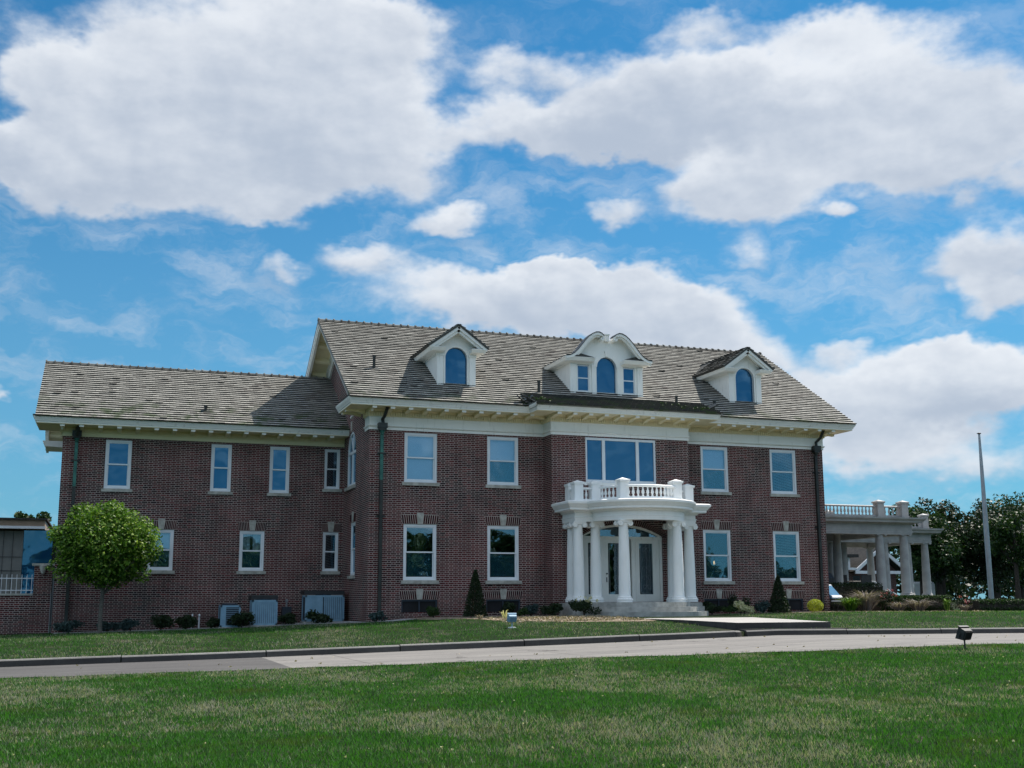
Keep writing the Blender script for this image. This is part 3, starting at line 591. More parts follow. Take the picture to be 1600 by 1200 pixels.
for (xx, yy, zz, R_) in ((5.5, -1.2, 6.40, .5), (5.62, -1.0, 6.47, -.4), (5.35, -.85, 6.45, .2), (13.0, -1.2, 6.52, -.3)):
    mb = MB(); mb.box(-.16, .16, -.11, .11, -.025, .025, R=Matrix.Translation((xx, yy, zz + .05)) @ Matrix.Rotation(R_, 4, 'Z') @ Matrix.Rotation(.6 * (1 if R_ > 0 else -.7), 4, 'Y') @ Matrix.Rotation(.5, 4, 'X'))
    mb.build('loose_tile', 'copper_dark', H)
for (xx, yy, zz, hh) in ((.41, 1.33, 7.7, .5), (-5.3, 4.38, 6.29, .24), (6.42, .1, 6.9, .5), (12.03, -.15, 6.78, .32), (13.73, -.1, 6.8, .22)):
    mb = MB(); mb.lathe((0, 0, 0), [(.055, -.1), (.055, hh - .05), (.07, hh - .05), (.07, hh), (.03, hh + .01)], 10); mb.box(-.16, .16, -.14, .12, -.03, .0, R=Matrix.Rotation(math.atan(RS), 4, 'X') @ Matrix.Translation((0, 0, .05)))
    mb.build('vent_pipe', 'copper_dark', H, loc=(xx, yy, zz))

# ---- entablatures
def entab(path, prof, mt='white_paint', name='cornice', closed=True):
    mb = MB(); mb.sweep(path, prof, closed); return mb.build(name, mt, H, smooth=True)
FR = .70
mainpath = [(0, FR), (0, 0), (BL, 0), (BL, BY), (BR, BY), (BR, 0), (Wd, 0), (Wd, FR)]
entab(mainpath, [(.005, 5.262), (.035, 5.262), (.035, 5.35), (.06, 5.36), (.085, 5.395), (.085, 5.41), (.03, 5.425), (.03, 5.70), (.06, 5.73), (.005, 5.73)], name='frieze')
crown = [(.0, 5.995), (.87, 5.995), (.87, 6.045), (.90, 6.05), (.905, 6.09), (.93, 6.12), (.965, 6.17), (.975, 6.21), (.975, 6.238), (0.0, 6.238)]
cpath = [(0, 1.35), (0, 0), (BL, 0), (BL, BY), (BR, BY), (BR, 0), (Wd, 0), (Wd, 1.35)]
co = entab(cpath, crown, name='cornice')
entab(mainpath, [(.005, 5.732), (.055, 5.732), (.055, 5.90), (.10, 5.92), (.12, 5.993), (.005, 5.993)], 'cream_bounce_paint', 'bed_moulding')
entab([(0, 1.3), (0, 0), (BL, 0), (BL, BY), (BR, BY), (BR, 0), (Wd, 0), (Wd, 1.3)], [(.125, 5.978), (.868, 5.978), (.868, 5.993), (.125, 5.993)], 'cream_bounce_paint', 'soffit')
# gutters
mb = MB(); mb.sweep([(0, .1), (0, 0), (BL, 0)], [(.93, 6.24), (1.0, 6.24), (1.0, 6.275), (.93, 6.262)]); mb.sweep([(BL, BY), (BR, BY)], [(.93, 6.24), (1.0, 6.24), (1.0, 6.275), (.93, 6.262)]); mb.sweep([(BR, 0), (Wd, 0), (Wd, .1)], [(.93, 6.24), (1.0, 6.24), (1.0, 6.275), (.93, 6.262)])
mb.build('gutter', 'copper_dark', H)
def dent(segs, z0, z1, o0, o1, pitch=.088):
    for (ax, ay, bx_, by_) in segs:
        mb = MB()
        a = Vector((ax, ay)); b = Vector((bx_, by_)); d = (b - a); L = d.length; d.normalize(); nn = Vector((d.y, -d.x)); k = int(L / pitch)
        for i in range(k):
            s = (i + .5) * L / k; c = a + d * s
            P4 = [c - d * .023 + nn * o0, c + d * .023 + nn * o0, c + d * .023 + nn * o1, c - d * .023 + nn * o1]
            mb.prism([(p.x, p.y, z0) for p in P4], (0, 0, z1 - z0))
        mb.build('dentil_band', 'cream_bounce_paint', H)
dent([(0, FR, 0, 0), (-.1, 0, BL, 0), (BL, 0, BL, BY), (BL - .1, BY, BR + .1, BY), (BR, BY, BR, 0), (BR, 0, Wd + .1, 0)], 5.75, 5.88, .055, .115)
mb = MB(); prf = [(.12, 5.84), (.24, 5.86), (.42, 5.90), (.62, 5.915), (.76, 5.90), (.80, 5.905), (.80, 5.977), (.12, 5.977)]
mb.prism([(-.075, -a, b) for a, b in prf], (.15, 0, 0)); mb.cmi = 1; mb.box(-.078, .078, -.815, -.803, 5.90, 5.977); br0 = mb.build('bracket', ['cream_bounce_paint', 'white_paint'], H)
brk = []
for i in range(10): brk.append((-.02 + i * .648, 0, 0))
brk = [b for b in brk if b[0] < 5.9]
brk += [(6.56 - .0 + i * .6475 * 5.56 / 5.18 * .93, BY, 0) for i in range(9)] if False else [(6.56 + i * (5.56 / 9), BY, 0) for i in range(10)]
brk += [(Wd + .02 - i * .648, 0, 0) for i in range(9)]
first = True
for (a, b, c) in brk:
    if first: br0.location = (a, b, c); first = False
    else: dup(br0, H, (a, b, c))
for (xx, yy, rz) in ((0, .35, -math.pi / 2), (0, 1.0, -math.pi / 2), (BL, -.38, -math.pi / 2), (Wd, .35, math.pi / 2)): dup(br0, H, (xx, yy, 0), rz)
# wing entablature
WP = [(WX, WY + .9), (WX, WY), (-.0, WY)]
entab(WP, [(.005, 5.19), (.045, 5.19), (.045, 5.24), (.02, 5.25), (.02, 5.32), (.05, 5.34), (.005, 5.34)], 'cream_bounce_paint', 'frieze')
entab(WP, [(.005, 5.342), (.05, 5.342), (.05, 5.49), (.10, 5.52), (.005, 5.52)], 'cream_bounce_paint', 'bed_moulding')
entab([(WX, WY + 1.1), (WX, WY), (0, WY)], [(0, 5.53), (.87, 5.53), (.87, 5.575), (.90, 5.58), (.91, 5.62), (.965, 5.69), (.975, 5.73), (.975, 5.757), (0, 5.757)], name='cornice')
entab([(WX, WY + 1.1), (WX, WY), (-.0, WY)], [(.11, 5.512), (.868, 5.512), (.868, 5.528), (.11, 5.528)], 'cream_bounce_paint', 'soffit')
mb = MB(); mb.sweep([(WX, WY + .1), (WX, WY), (0, WY)], [(.93, 5.76), (1.0, 5.76), (1.0, 5.795), (.93, 5.782)]); mb.build('gutter', 'copper_dark', H)
dent([(WX, WY + .8, WX, WY), (WX - .1, WY, 0, WY)], 5.36, 5.47, .05, .105)
mb = MB(); mb.prism([(-.075, -a, b - .466) for a, b in prf], (.15, 0, 0)); mb.cmi = 1; mb.box(-.078, .078, -.815, -.803, 5.434, 5.511); br1 = mb.build('bracket', ['cream_bounce_paint', 'white_paint'], H, loc=(WX - .02, WY, 0))
for i in range(1, 16): dup(br1, H, (WX - .02 + i * .64, WY, 0))
# rear return at the wing's far corner
yb = WYB; mb = MB(); mb.sweep([(-8, yb), (WX, yb), (WX, yb - .9)], [(.0, 5.2), (.04, 5.2), (.04, 5.5), (.87, 5.53), (.9, 5.6), (.975, 5.73), (.975, 5.757), (0, 5.757)]); mb.build('cornice', 'white_paint', H)
# ---- gable rake trim (left and right of main, left of wing)
def rake(xw, out, y0, z0, y1, z1, nbr, far=True):
    """xw wall plane, out=+-1 outward X, from eave (y0,z0) to ridge (y1,z1)"""
    a = Vector((0, y0, z0)); b = Vector((0, y1, z1)); d = (b - a).normalized(); nn = Vector((0, -d.z, d.y));
    if nn.z < 0: nn = -nn
    A = a - nn * .10; B = b - nn * .10; L = (b - a).length
    def bar(o0, o1, t0, t1, mt, name, s0=0, s1=0):
        mb = MB(); p0 = A + d * s0; p1 = B + d * s1
        poly = [p0 + Vector((xw + out * o0, 0, 0)) - nn * t0, p0 + Vector((xw + out * o1, 0, 0)) - nn * t0, p0 + Vector((xw + out * o1, 0, 0)) - nn * t1, p0 + Vector((xw + out * o0, 0, 0)) - nn * t1]
        mb.prism(poly, p1 - p0); return mb.build(name, mt, H)
    bar(.80, .90, 0, .26 if far else .05, 'white_paint', 'bargeboard', 0, .05); bar(.90, .935, 0, .14 if far else .03, 'white_paint', 'bargeboard', 0, .05)
    bar(.0, .80, 0.001, .03, 'cream_bounce_paint', 'soffit'); bar(.0, .07, .03, .50, 'white_paint', 'rake_board', .2, -.1); bar(.07, .13, .03, .16, 'white_paint', 'rake_board', .2, -.05)
    for i in range(nbr):
        mb = MB(); p = A + d * (L * (i + .6) / nbr)
        poly = [p + Vector((xw + out * .13, 0, 0)) - nn * .03 - d * .08, p + Vector((xw + out * .74, 0, 0)) - nn * .03 - d * .08, p + Vector((xw + out * .74, 0, 0)) - nn * .17 - d * .08, p + Vector((xw + out * .13, 0, 0)) - nn * .26 - d * .08]
        mb.prism(poly, d * .16); mb.build('rake_bracket', 'cream_bounce_paint', H)
for xw, out in ((0, -1), (Wd, 1)):
    rake(xw, out, EY, ZE, RY, ZRG, 9, False); rake(xw, out, 2 * RY - EY, ZE, RY, ZRG, 9)
rake(WX, -1, WEY, WZE, WRY, WZR, 8, False); rake(WX, -1, 2 * WRY - WEY, WZE, WRY, WZR, 8)
# small gutter leader on gable above the wing roof
mb = MB(); mb.tube([(-.06, 1.35, 6.9), (-.08, 1.35, 6.35), (-.15, 1.7, 6.15), (-.2, 2.3, 6.0)], .05); mb.build('downspout', 'white_paint', H)

# ---- windows
def window(T, c, w_, z0, z1, y=0., top='blind_no', low='screen', sill=True, keyst=False, glassm='glass', name='window', bl=0., curtain=False, sillm='stone', fw=.085):
    x0, x1 = c - w_ / 2, c + w_ / 2; zm = (z0 + z1) / 2
    TT = T @ Matrix.Translation((0, y, 0))
    mb = MB(TT); g_ = .003
    for (a, b, c_, d_) in ((x0 + g_, x0 + fw, z0 + g_, z1 - g_), (x1 - fw, x1 - g_, z0 + g_, z1 - g_), (x0 + fw, x1 - fw, z1 - fw, z1 - g_), (x0 + fw, x1 - fw, z0 + g_, z0 + fw * .9)): mb.box(a, b, .03, .14, c_, d_)
    F = mb.build(name, 'vinyl', H)
    a0, a1, b0, b1 = x0 + fw, x1 - fw, z0 + fw * .9, z1 - fw; s = .045
    def sash(lo, hi, yy):
        mb = MB(TT)
        for (a, b, c_, d_) in ((a0 + .001, a0 + s, lo, hi), (a1 - s, a1 - .001, lo, hi), (a0 + s, a1 - s, hi - s * .8, hi), (a0 + s, a1 - s, lo, lo + s * 1.1)): mb.box(a, b, yy, yy + .035, c_, d_)
        sh = mb.build('sash', 'vinyl', F); mb = MB(TT); mb.box(a0 + s, a1 - s, yy + .015, yy + .02, lo + s * 1.1, hi - s * .8); mb.build('pane', glassm, F); return sh
    sash(zm - .02, b1 - .001, .052); sash(b0 + .001, zm + .02, .092)
    if glassm == 'glass':
        if bl > 0:
            mb = MB(TT); mb.box(a0, a1, .165, .17, b1 - (b1 - b0) * bl, b1); mb.build('blind', 'blind', F)
        if low == 'screen':
            mb = MB(TT); mb.box(a0 + .02, a1 - .02, .155, .158, b0, zm); mb.build('insect_screen', 'screen', F)
        if curtain:
            mb = MB(TT)
            for i in range(14):
                xa = a0 + (a1 - a0) * i / 14; xb = a0 + (a1 - a0) * (i + 1) / 14
                if 6 <= i < 8: continue
                mb.face([(xa, .2 + .02 * (i % 2), zm - .1), (xb, .2 + .02 * ((i + 1) % 2), zm - .1), (xb, .2 + .02 * ((i + 1) % 2), b1), (xa, .2 + .02 * (i % 2), b1)])
            mb.build('curtain', 'curtain', F)
    if sill:
        mb = MB(TT); mb.box(x0 - .075, x1 + .075, -.075, .12, z0 - .115, z0 - .002); mb.prism([(x0, -.05, z0 - .001), (x0, .1, z0 - .001), (x0, .1, z0 + .02)], (w_, 0, 0)); mb.build('sill', sillm, F)
    if keyst: lintel(TT, c, w_, z1)
    return F
def lintel(TT, c, w_, z1, h=.33, n=7):
    mb = MB(TT); half = w_ / 2 + .04; fl = .045; kw = .115
    mb.cmi = 0
    mb.prism([(c - half, -.002, z1 + .004), (c + half, -.002, z1 + .004), (c + half + fl, -.002, z1 + h), (c - half - fl, -.002, z1 + h)], (0, .02, 0))
    mb.cmi = 1
    for sd_ in (-1, 1):
        for i in range(n):
            for (ta, tb) in ((.02, .98),):
                u0 = (i + .12) / n; u1 = (i + .88) / n
                def pt(u_, t_): b_ = kw * .8 + (half - kw * .8) * u_; tp = kw * 1.15 + (half + fl - kw * 1.15) * u_; return (c + sd_ * (b_ + (tp - b_) * t_), -.006, z1 + .004 + (h - .004) * t_)
                P4 = [pt(u0, ta), pt(u1, ta), pt(u1, tb), pt(u0, tb)]
                if sd_ < 0: P4 = P4[::-1]
                mb.prism(P4, (0, .012, 0))
    L_ = mb.build('lintel', ['mortar', 'brick_plain'], H)
    mb = MB(TT); mb.prism([(c - kw * .72, -.03, z1 + .003), (c + kw * .72, -.03, z1 + .003), (c + kw * 1.1, -.03, z1 + h + .06), (c - kw * 1.1, -.03, z1 + h + .06)], (0, .05, 0)); mb.build('keystone', 'stone', L_)
I4 = Matrix.Identity(4)
for i, c in enumerate(cxs):
    window(I4, c, WW, 0, 1.96, keyst=True, low='screen')
    window(I4, c, WW, 3.43, 5.205, low=('none', 'screen', 'screen', 'none')[i], bl=(1.0, .5, .5, 0)[i])
    # basement window
    mb = MB()
    for q_ in ((c - .647, c + .647, -.72, -.663), (c - .647, c - .60, -1.097, -.72), (c + .60, c + .647, -1.097, -.72), (c - .02, c + .02, -1.09, -.72)): mb.box(q_[0], q_[1], .04, .12, q_[2], q_[3])
    fr = mb.build('window', 'ac_dark', H); mb = MB(); mb.box(c - .60, c + .60, .09, .095, -1.097, -.72); mb.build('pane', 'dark_room', fr); lintel(I4, c, 1.3, -.66, .30, 8)
TWg = I4 @ Matrix.Translation((0, WY, 0))
for c, w_ in wn_up: window(TWg, c, w_, 3.34, 5.12, glassm='sky_blue_glass', sillm='stone')
window(TWg, -.455, .60, 3.55, 5.10, low='none', fw=.07); window(TWg, -.455, .60, .415, 1.90, low='none', keyst=True, fw=.07)
window(TWg, -3.412, .915, .415, 1.90, curtain=True, keyst=True); window(TWg, -6.684, .915, .415, 1.90, bl=1., keyst=True)
window(T0, -2.615, .91, .22, 2.16, bl=.6); lintel(T0, -2.615, .91, 2.16)
# arched side window
mb = MB(T0)
for (a, b, c_, d_) in ((-3.917, -3.80, 3.533, 4.83), (-2.44, -2.323, 3.533, 4.83), (-3.80, -2.44, 3.533, 3.65), (-3.80, -2.44, 4.76, 4.86), (-3.17, -3.07, 3.65, 4.76)): mb.box(a, b, .03, .14, c_, d_)
si = arc_pts(-3.12, .68, 4.85, .67); so_ = arc_pts(-3.12, .797, 4.83, .785)
for i in range(len(si) - 1): mb.prism([(so_[i][0], .03, so_[i][1]), (so_[i + 1][0], .03, so_[i + 1][1]), (si[i + 1][0], .03, si[i + 1][1]), (si[i][0], .03, si[i][1])], (0, .11, 0))
for a in (60, 90, 120): mb.box(-.02, .02, .05, .10, 0, .66, R=Matrix.Translation((-3.12, 0, 4.85)) @ Matrix.Rotation(math.radians(a - 90), 4, 'Y'))
AW = mb.build('window', 'vinyl', H); mb = MB(T0); mb.box(-3.80, -2.44, .08, .085, 3.65, 4.8); mb.prism([(-3.80, .08, 4.8)] + [(a, .08, b) for a, b in si] + [(-2.44, .08, 4.8)], (0, .005, 0)); mb.build('pane', 'glass', AW)
mb = MB(T0); mb.box(-3.80, -2.44, .15, .155, 3.65, 5.5); mb.build('blind', 'blind', AW)
mb = MB(T0); mb.box(-4.0, -2.24, -.075, .12, 3.41, 3.528); mb.build('sill', 'stone', AW); mb = MB(T0); mb.prism([(-3.2, -.03, 5.63), (-3.04, -.03, 5.63), (-3.0, -.03, 6.0), (-3.24, -.03, 6.0)], (0, .05, 0)); mb.build('keystone', 'stone', AW)
# triple window over the porch
mb = MB(Matrix.Translation((0, BY, 0))); xa, xb = CX - 1.43, CX + 1.43; q = [xa, xa + .08, CX - .75, CX - .65, CX + .50 - .0, CX + .65, xb - .08, xb]
q = [xa + .003, xa + .07, 8.57, 8.69, 9.95, 10.07, xb - .07, xb - .003]
for a, b in ((q[0], q[1]), (q[2], q[3]), (q[4], q[5]), (q[6], q[7])): mb.box(a, b, .02, .15, 3.553, 5.222)
for a, b in ((q[1], q[2]), (q[3], q[4]), (q[5], q[6])): mb.box(a, b, .02, .15, 5.13, 5.222); mb.box(a, b, .02, .15, 3.553, 3.66)
TW = mb.build('window', 'vinyl', H)
for a, b in ((q[1], q[2]), (q[3], q[4]), (q[5], q[6])): mb = MB(Matrix.Translation((0, BY, 0))); mb.box(a, b, .07, .075, 3.66, 5.13); mb.build('pane', 'sky_blue_glass', TW)
mb = MB(); mb.box(xa - .08, xb + .08, BY - .07, BY + .1, 3.44, 3.549); mb.build('sill', 'white_paint', TW)
# ---- entrance doors
Td = Matrix.Translation((0, BY + .06, 0)); mb = MB(Td)
zt_, zb_ = 1.50, -.765
for a, b in ((DX0 + .003, DX0 + .12), (8.47, 8.60), (8.60, 8.645), (9.70, 9.85), (9.86, 9.93), (DX1 - .10, DX1 - .003)): mb.box(a, b, .0, .12, zb_, zt_)
mb.box(DX0 + .003, DX1 - .003, -.01, .12, zt_ + .001, zt_ + .10)
si = arc_pts(CX, (DX1 - DX0) / 2 - .12, DZ - .02, .36); so_ = arc_pts(CX, (DX1 - DX0) / 2 - .004, DZ, .425)
for i in range(len(si) - 1): mb.prism([(so_[i][0], 0, so_[i][1]), (so_[i + 1][0], 0, so_[i + 1][1]), (si[i + 1][0], 0, si[i + 1][1]), (si[i][0], 0, si[i][1])], (0, .12, 0))
DF = mb.build('door_frame', 'white_paint', H)
mb = MB(Td); mb.prism([(si[0][0], .08, 1.60)] + [(a, .08, b) for a, b in si] + [(si[-1][0], .08, 1.60)], (0, .005, 0)); mb.build('pane', 'glass', DF)
mb = MB(Td); mb.box(8.42, 8.47, .0, .14, zb_, zt_); mb.box(9.655, 9.70, .0, .14, zb_, zt_)
def scroll(mb, cx_, cz_, s, n=3):
    for sg in (-1, 1):
        pts = []
        for i in range(26):
            a = i * .28; r_ = s * (.9 - i * .028); pts.append((cx_ + sg * (s * .9 - r_ * math.cos(a)) * .8, .055, cz_ + r_ * math.sin(a)))
        mb.tube(pts, .006, 4)
for (a, b, g0, g1, nm) in ((DX0 + .125, 8.415, 7.99, 8.35, 'side_door'), (8.65, 9.65, 8.78, 9.52, 'door'), (9.935, DX1 - .105, 10.04, 10.58, 'side_door')):
    mb = MB(Td)
    mb.box(a, g0, .06, .11, zb_, zt_); mb.box(g1, b, .06, .11, zb_, zt_); mb.box(g0, g1, .06, .11, zb_, -.49); mb.box(g0, g1, .06, .11, 1.36, zt_)
    D0 = mb.build(nm, 'white_paint', H); mb = MB(Td); mb.box(g0, g1, .08, .085, -.49, 1.36); mb.build('pane', 'glass', D0)
    mb = MB(Td); mc = (g0 + g1) / 2
    for k_ in range(5): scroll(mb, mc, -.25 + k_ * .34, .11 if g1 - g0 < .5 else .13)
    mb.tube([(mc, .055, -.45), (mc, .055, 1.3)], .006, 4); mb.tube([(g0 + .05, .055, -.44), (g0 + .05, .055, 1.31), (g1 - .05, .055, 1.31), (g1 - .05, .055, -.44), (g0 + .05, .055, -.44)], .006, 4)
    mb.build('scroll_ornament', 'grey_metal', D0)
    if nm == 'door': mb = MB(Td); mb.lathe((8.71, .03, .25), [(.0, -.03), (.03, -.02), (.035, 0), (.03, .02), (0, .03)], 8); mb.box(8.695, 8.725, .045, .06, -.05, .12); mb.build('handle', 'dark_metal', D0)
# soldier brick arch over the doors
mb = MB(); ai = arc_pts(CX, 1.66, DZ - .03, .47, 46); ao = arc_pts(CX, 1.82, DZ + .02, .63, 46)
mb.cmi = 0
for i in range(46): mb.prism([(ai[i][0], BY - .003, ai[i][1]), (ai[i + 1][0], BY - .003, ai[i + 1][1]), (ao[i + 1][0], BY - .003, ao[i + 1][1]), (ao[i][0], BY - .003, ao[i][1])], (0, .002, 0))
mb.cmi = 1
for i in range(46):
    L2 = lambda p, q_, t_: (p[0] + (q_[0] - p[0]) * t_, p[1] + (q_[1] - p[1]) * t_)
    a, b = L2(ai[i], ai[i + 1], .12), L2(ai[i], ai[i + 1], .88); c, d = L2(ao[i], ao[i + 1], .12), L2(ao[i], ao[i + 1], .88)
    mb.prism([(a[0], BY - .012, a[1]), (b[0], BY - .012, b[1]), (d[0], BY - .012, d[1]), (c[0], BY - .012, c[1])], (0, .008, 0))
mb.build('brick_arch', ['mortar', 'brick_plain'], H)

# ---- porch
FLZ = -.77
mb = MB()
def halfdisc(r_, z0, z1, xw=None, yb=-1.0):
    pts = [(CX - r_, yb), (CX - r_, -1.92)] + [(CX - r_ * math.cos(a), -1.92 - r_ * math.sin(a)) for a in np.radians(np.arange(5, 180, 5))] + [(CX + r_, -1.92), (CX + r_, yb)]
    mb.prism([(a, b, z0) for a, b in pts], (0, 0, z1 - z0))
halfdisc(1.85, -1.5, FLZ); halfdisc(2.15, -1.5, -.93); halfdisc(2.45, -1.5, -1.09)
mb.box(CX - 2.55, CX + 2.55, -2.12, BY, -1.5, -.925)
mb.box(CX - 2.5, CX - 1.84, -2.06, BY - .001, -.924, -.79); mb.box(CX + 1.84, CX + 2.5, -2.06, BY - .001, -.924, -.79); mb.box(CX - 1.84, CX + 1.84, -1.5, BY + .3, -.924, FLZ - .003)
mb.build('steps', 'step_stone', H)
def colmesh():
    mb = MB(); pr = [(.27, 0), (.27, .05), (.265, .052), (.285, .075), (.285, .10), (.255, .125), (.235, .135), (.245, .155), (.24, .175), (.215, .19), (.205, .21)]
    h = 2.64
    for i in range(1, 13): t_ = i / 12; pr.append((.205 - .045 * t_ ** 1.7, .21 + (h - .21) * t_))
    pr += [(.175, h + .005), (.175, h + .03), (.16, h + .035), (.19, h + .075), (.20, h + .09), (.16, h + .1), (.16, h + .13)]
    mb.lathe((0, 0, 0), pr, 28)
    mb.box(-.235, .235, -.225, .225, h + .125, h + .165)
    for sx in (-1, 1):        # volutes
        for yy in (-.205, .105):
            n0 = len(mb.v); mb.lathe((0, 0, 0), [(.01, 0), (.03, -.012), (.06, 0), (.085, -.01), (.095, .0), (.095, .1)], 16)
            for i_ in range(n0, len(mb.v)): a, b, c = mb.v[i_]; mb.v[i_] = (a + sx * .185, yy + c, b + h + .045)
        mb.box(sx * .185 - .05, sx * .185 + .05, -.11, .11, h - .0, h + .1)
    mb.box(-.185, .185, -.20, .20, h + .07, h + .124)
    return mb
col0 = colmesh().build('column', 'porch_paint', H, smooth=True)
offs = [(-2.1, -.99), (-2.19, -1.75), (-1.52, -1.75), (-1.03, -3.05), (1.03, -3.05), (1.52, -1.75), (2.19, -1.75), (2.1, -.99)]
for i, (a, b) in enumerate(offs):
    if i == 0: col0.location = (CX + a, b, FLZ)
    else: dup(col0, H, (CX + a, b, FLZ))
def arcp(r_, a0, a1, st=5): return [(CX - r_ * math.cos(a), -1.92 - r_ * math.sin(a)) for a in np.radians(np.arange(a0, a1 + .1, st))]
EFX = 2.38
pp = [(CX - EFX, BY), (CX - EFX, -1.96), (CX - 1.72, -1.96)] + arcp(1.72, 5, 175) + [(CX + 1.72, -1.96), (CX + EFX, -1.96), (CX + EFX, BY)]
mb = MB(); mb.sweep(pp, [(0, 2.035), (0, 2.10), (.012, 2.10), (.012, 2.165), (.035, 2.17), (.035, 2.195), (.0, 2.2), (0.0, 2.335), (-.36, 2.335), (-.36, 2.035)]); mb.build('entablature', 'porch_paint', H, smooth=True)
pc = [(CX - EFX, BY), (CX - EFX, -1.96), (CX - 1.80, -1.96)] + arcp(1.72, 8, 172) + [(CX + 1.80, -1.96), (CX + EFX, -1.96), (CX + EFX, BY)]
mb = MB(); mb.sweep(pc, [(0, 2.337), (.05, 2.337), (.08, 2.40), (.28, 2.41), (.30, 2.43), (.30, 2.50), (.33, 2.51), (.37, 2.58), (.42, 2.63), (.43, 2.70), (.36, 2.735), (-.3, 2.76), (-.3, 2.337)]); mb.build('cornice', 'porch_paint', H, smooth=True)
mb = MB(); pin = [(CX - EFX, BY)] + [(CX - EFX, -1.9), (CX - 1.6, -1.9)] + arcp(1.6, 5, 175) + [(CX + 1.6, -1.9), (CX + EFX, -1.9), (CX + EFX, BY)]
mb.prism([(a, b, 2.5) for a, b in pin], (0, 0, .25)); mb.build('porch_ceiling', 'porch_paint', H)
# balustrade
def postmesh():
    mb = MB(); mb.box(-.185, .185, -.185, .185, 0, .07); mb.box(-.165, .165, -.165, .165, .07, .60); mb.box(-.20, .20, -.20, .20, .60, .645)
    mb.poly([(-.21, -.21, .645), (.21, -.21, .645), (.21, .21, .645), (-.21, .21, .645), (-.21, -.21, .67), (.21, -.21, .67), (.21, .21, .67), (-.21, .21, .67), (0, 0, .76)], [(3, 2, 1, 0), (0, 1, 5, 4), (1, 2, 6, 5), (2, 3, 7, 6), (3, 0, 4, 7), (4, 5, 8), (5, 6, 8), (6, 7, 8), (7, 4, 8)])
    return mb
post0 = postmesh().build('balustrade_post', 'porch_paint', H)
mb = MB(); mb.lathe((0, 0, 0), [(.04, 0), (.04, .03), (.03, .04), (.026, .07), (.048, .12), (.052, .16), (.04, .21), (.024, .27), (.022, .30), (.034, .325), (.034, .34)], 10); bal0 = mb.build('baluster', 'porch_paint', H, smooth=True)
posts = [(-2.1, -.95), (-2.19, -1.75), (-1.52, -1.75), (-1.03, -3.05), (1.03, -3.05), (1.52, -1.75), (2.19, -1.75), (2.1, -.95)]
PZ = 2.755
for i, (a, b) in enumerate(posts):
    if i == 0: post0.location = (CX + a, b, PZ)
    else: dup(post0, H, (CX + a, b, PZ), math.atan2(-(b + 1.92), -a) * 0)
rb = MB(); firstb = True; BALS = []
def rail(mb, path, z, mt='porch_paint'):
    mb = MB(); mb.sweep(path, [(.075, z + .03), (.075, z + .085), (-.075, z + .085), (-.075, z + .03)]); mb.build('bottom_rail', mt, H); mb = MB(); mb.sweep(path, [(.07, z + .425), (.09, z + .44), (.09, z + .475), (.05, z + .50), (-.05, z + .50), (-.09, z + .475), (-.09, z + .44), (-.07, z + .425)])
    mb.build('top_rail', mt, H)
arcs = [(12, 44), (52, 128), (136, 168)]
for a0, a1 in arcs:
    rail(rb, arcp(1.53, a0, a1, 4), PZ); k_ = max(3, int((a1 - a0) / 6.3))
    for i in range(k_): a = math.radians(a0 + (a1 - a0) * (i + .5) / k_); BALS.append((CX - 1.53 * math.cos(a), -1.92 - 1.53 * math.sin(a), PZ + .085))
for s_ in (-1, 1):
    pth = [(CX + s_ * 2.0, -1.75), (CX + s_ * 1.68, -1.75)]; rail(rb, pth if s_ < 0 else pth[::-1], PZ); BALS.append((CX + s_ * 1.85, -1.75, PZ + .085))
    pth = [(CX + s_ * 2.15, -1.1), (CX + s_ * 2.18, -1.6)]; rail(rb, pth if s_ < 0 else pth[::-1], PZ); BALS += [(CX + s_ * 2.16, -1.2, PZ + .085), (CX + s_ * 2.17, -1.35, PZ + .085), (CX + s_ * 2.18, -1.5, PZ + .085)]
for i, b in enumerate(BALS):
    if i == 0: bal0.location = b
    else: dup(bal0, H, b)

# ---- dormers
roofz = lambda Y: ZE + RS * (Y - EY)
roofy = lambda Z: (Z - ZE) / RS + EY
def face_with_arch(mb, x0, x1, z0, prof_top, arch, y):
    """front face between x0..x1, bottom z0, top function prof_top(x); arch=list of opening curve pts incl jamb bottoms"""
    ax0, ax1, az0 = arch[0][0], arch[-1][0], arch[0][1]
    xs = sorted(set([x0, x1] + [round(p[0], 4) for p in arch] + [x0 + (x1 - x0) * i / 40 for i in range(41)]))
    def az_(x_):
        for p, q_ in zip(arch[:-1], arch[1:]):
            if p[0] - 1e-6 <= x_ <= q_[0] + 1e-6 and q_[0] - p[0] > 1e-6: return p[1] + (q_[1] - p[1]) * (x_ - p[0]) / (q_[0] - p[0])
        return az0
    for a, b in zip(xs[:-1], xs[1:]):
        m_ = (a + b) / 2
        if ax0 < m_ < ax1:
            mb.face([(a, y, az_(a)), (b, y, az_(b)), (b, y, prof_top(b)), (a, y, prof_top(a))]); mb.face([(a, y, z0), (b, y, z0), (b, y, ZG0), (a, y, ZG0)])
        else: mb.face([(a, y, z0), (b, y, z0), (b, y, prof_top(b)), (a, y, prof_top(a))])
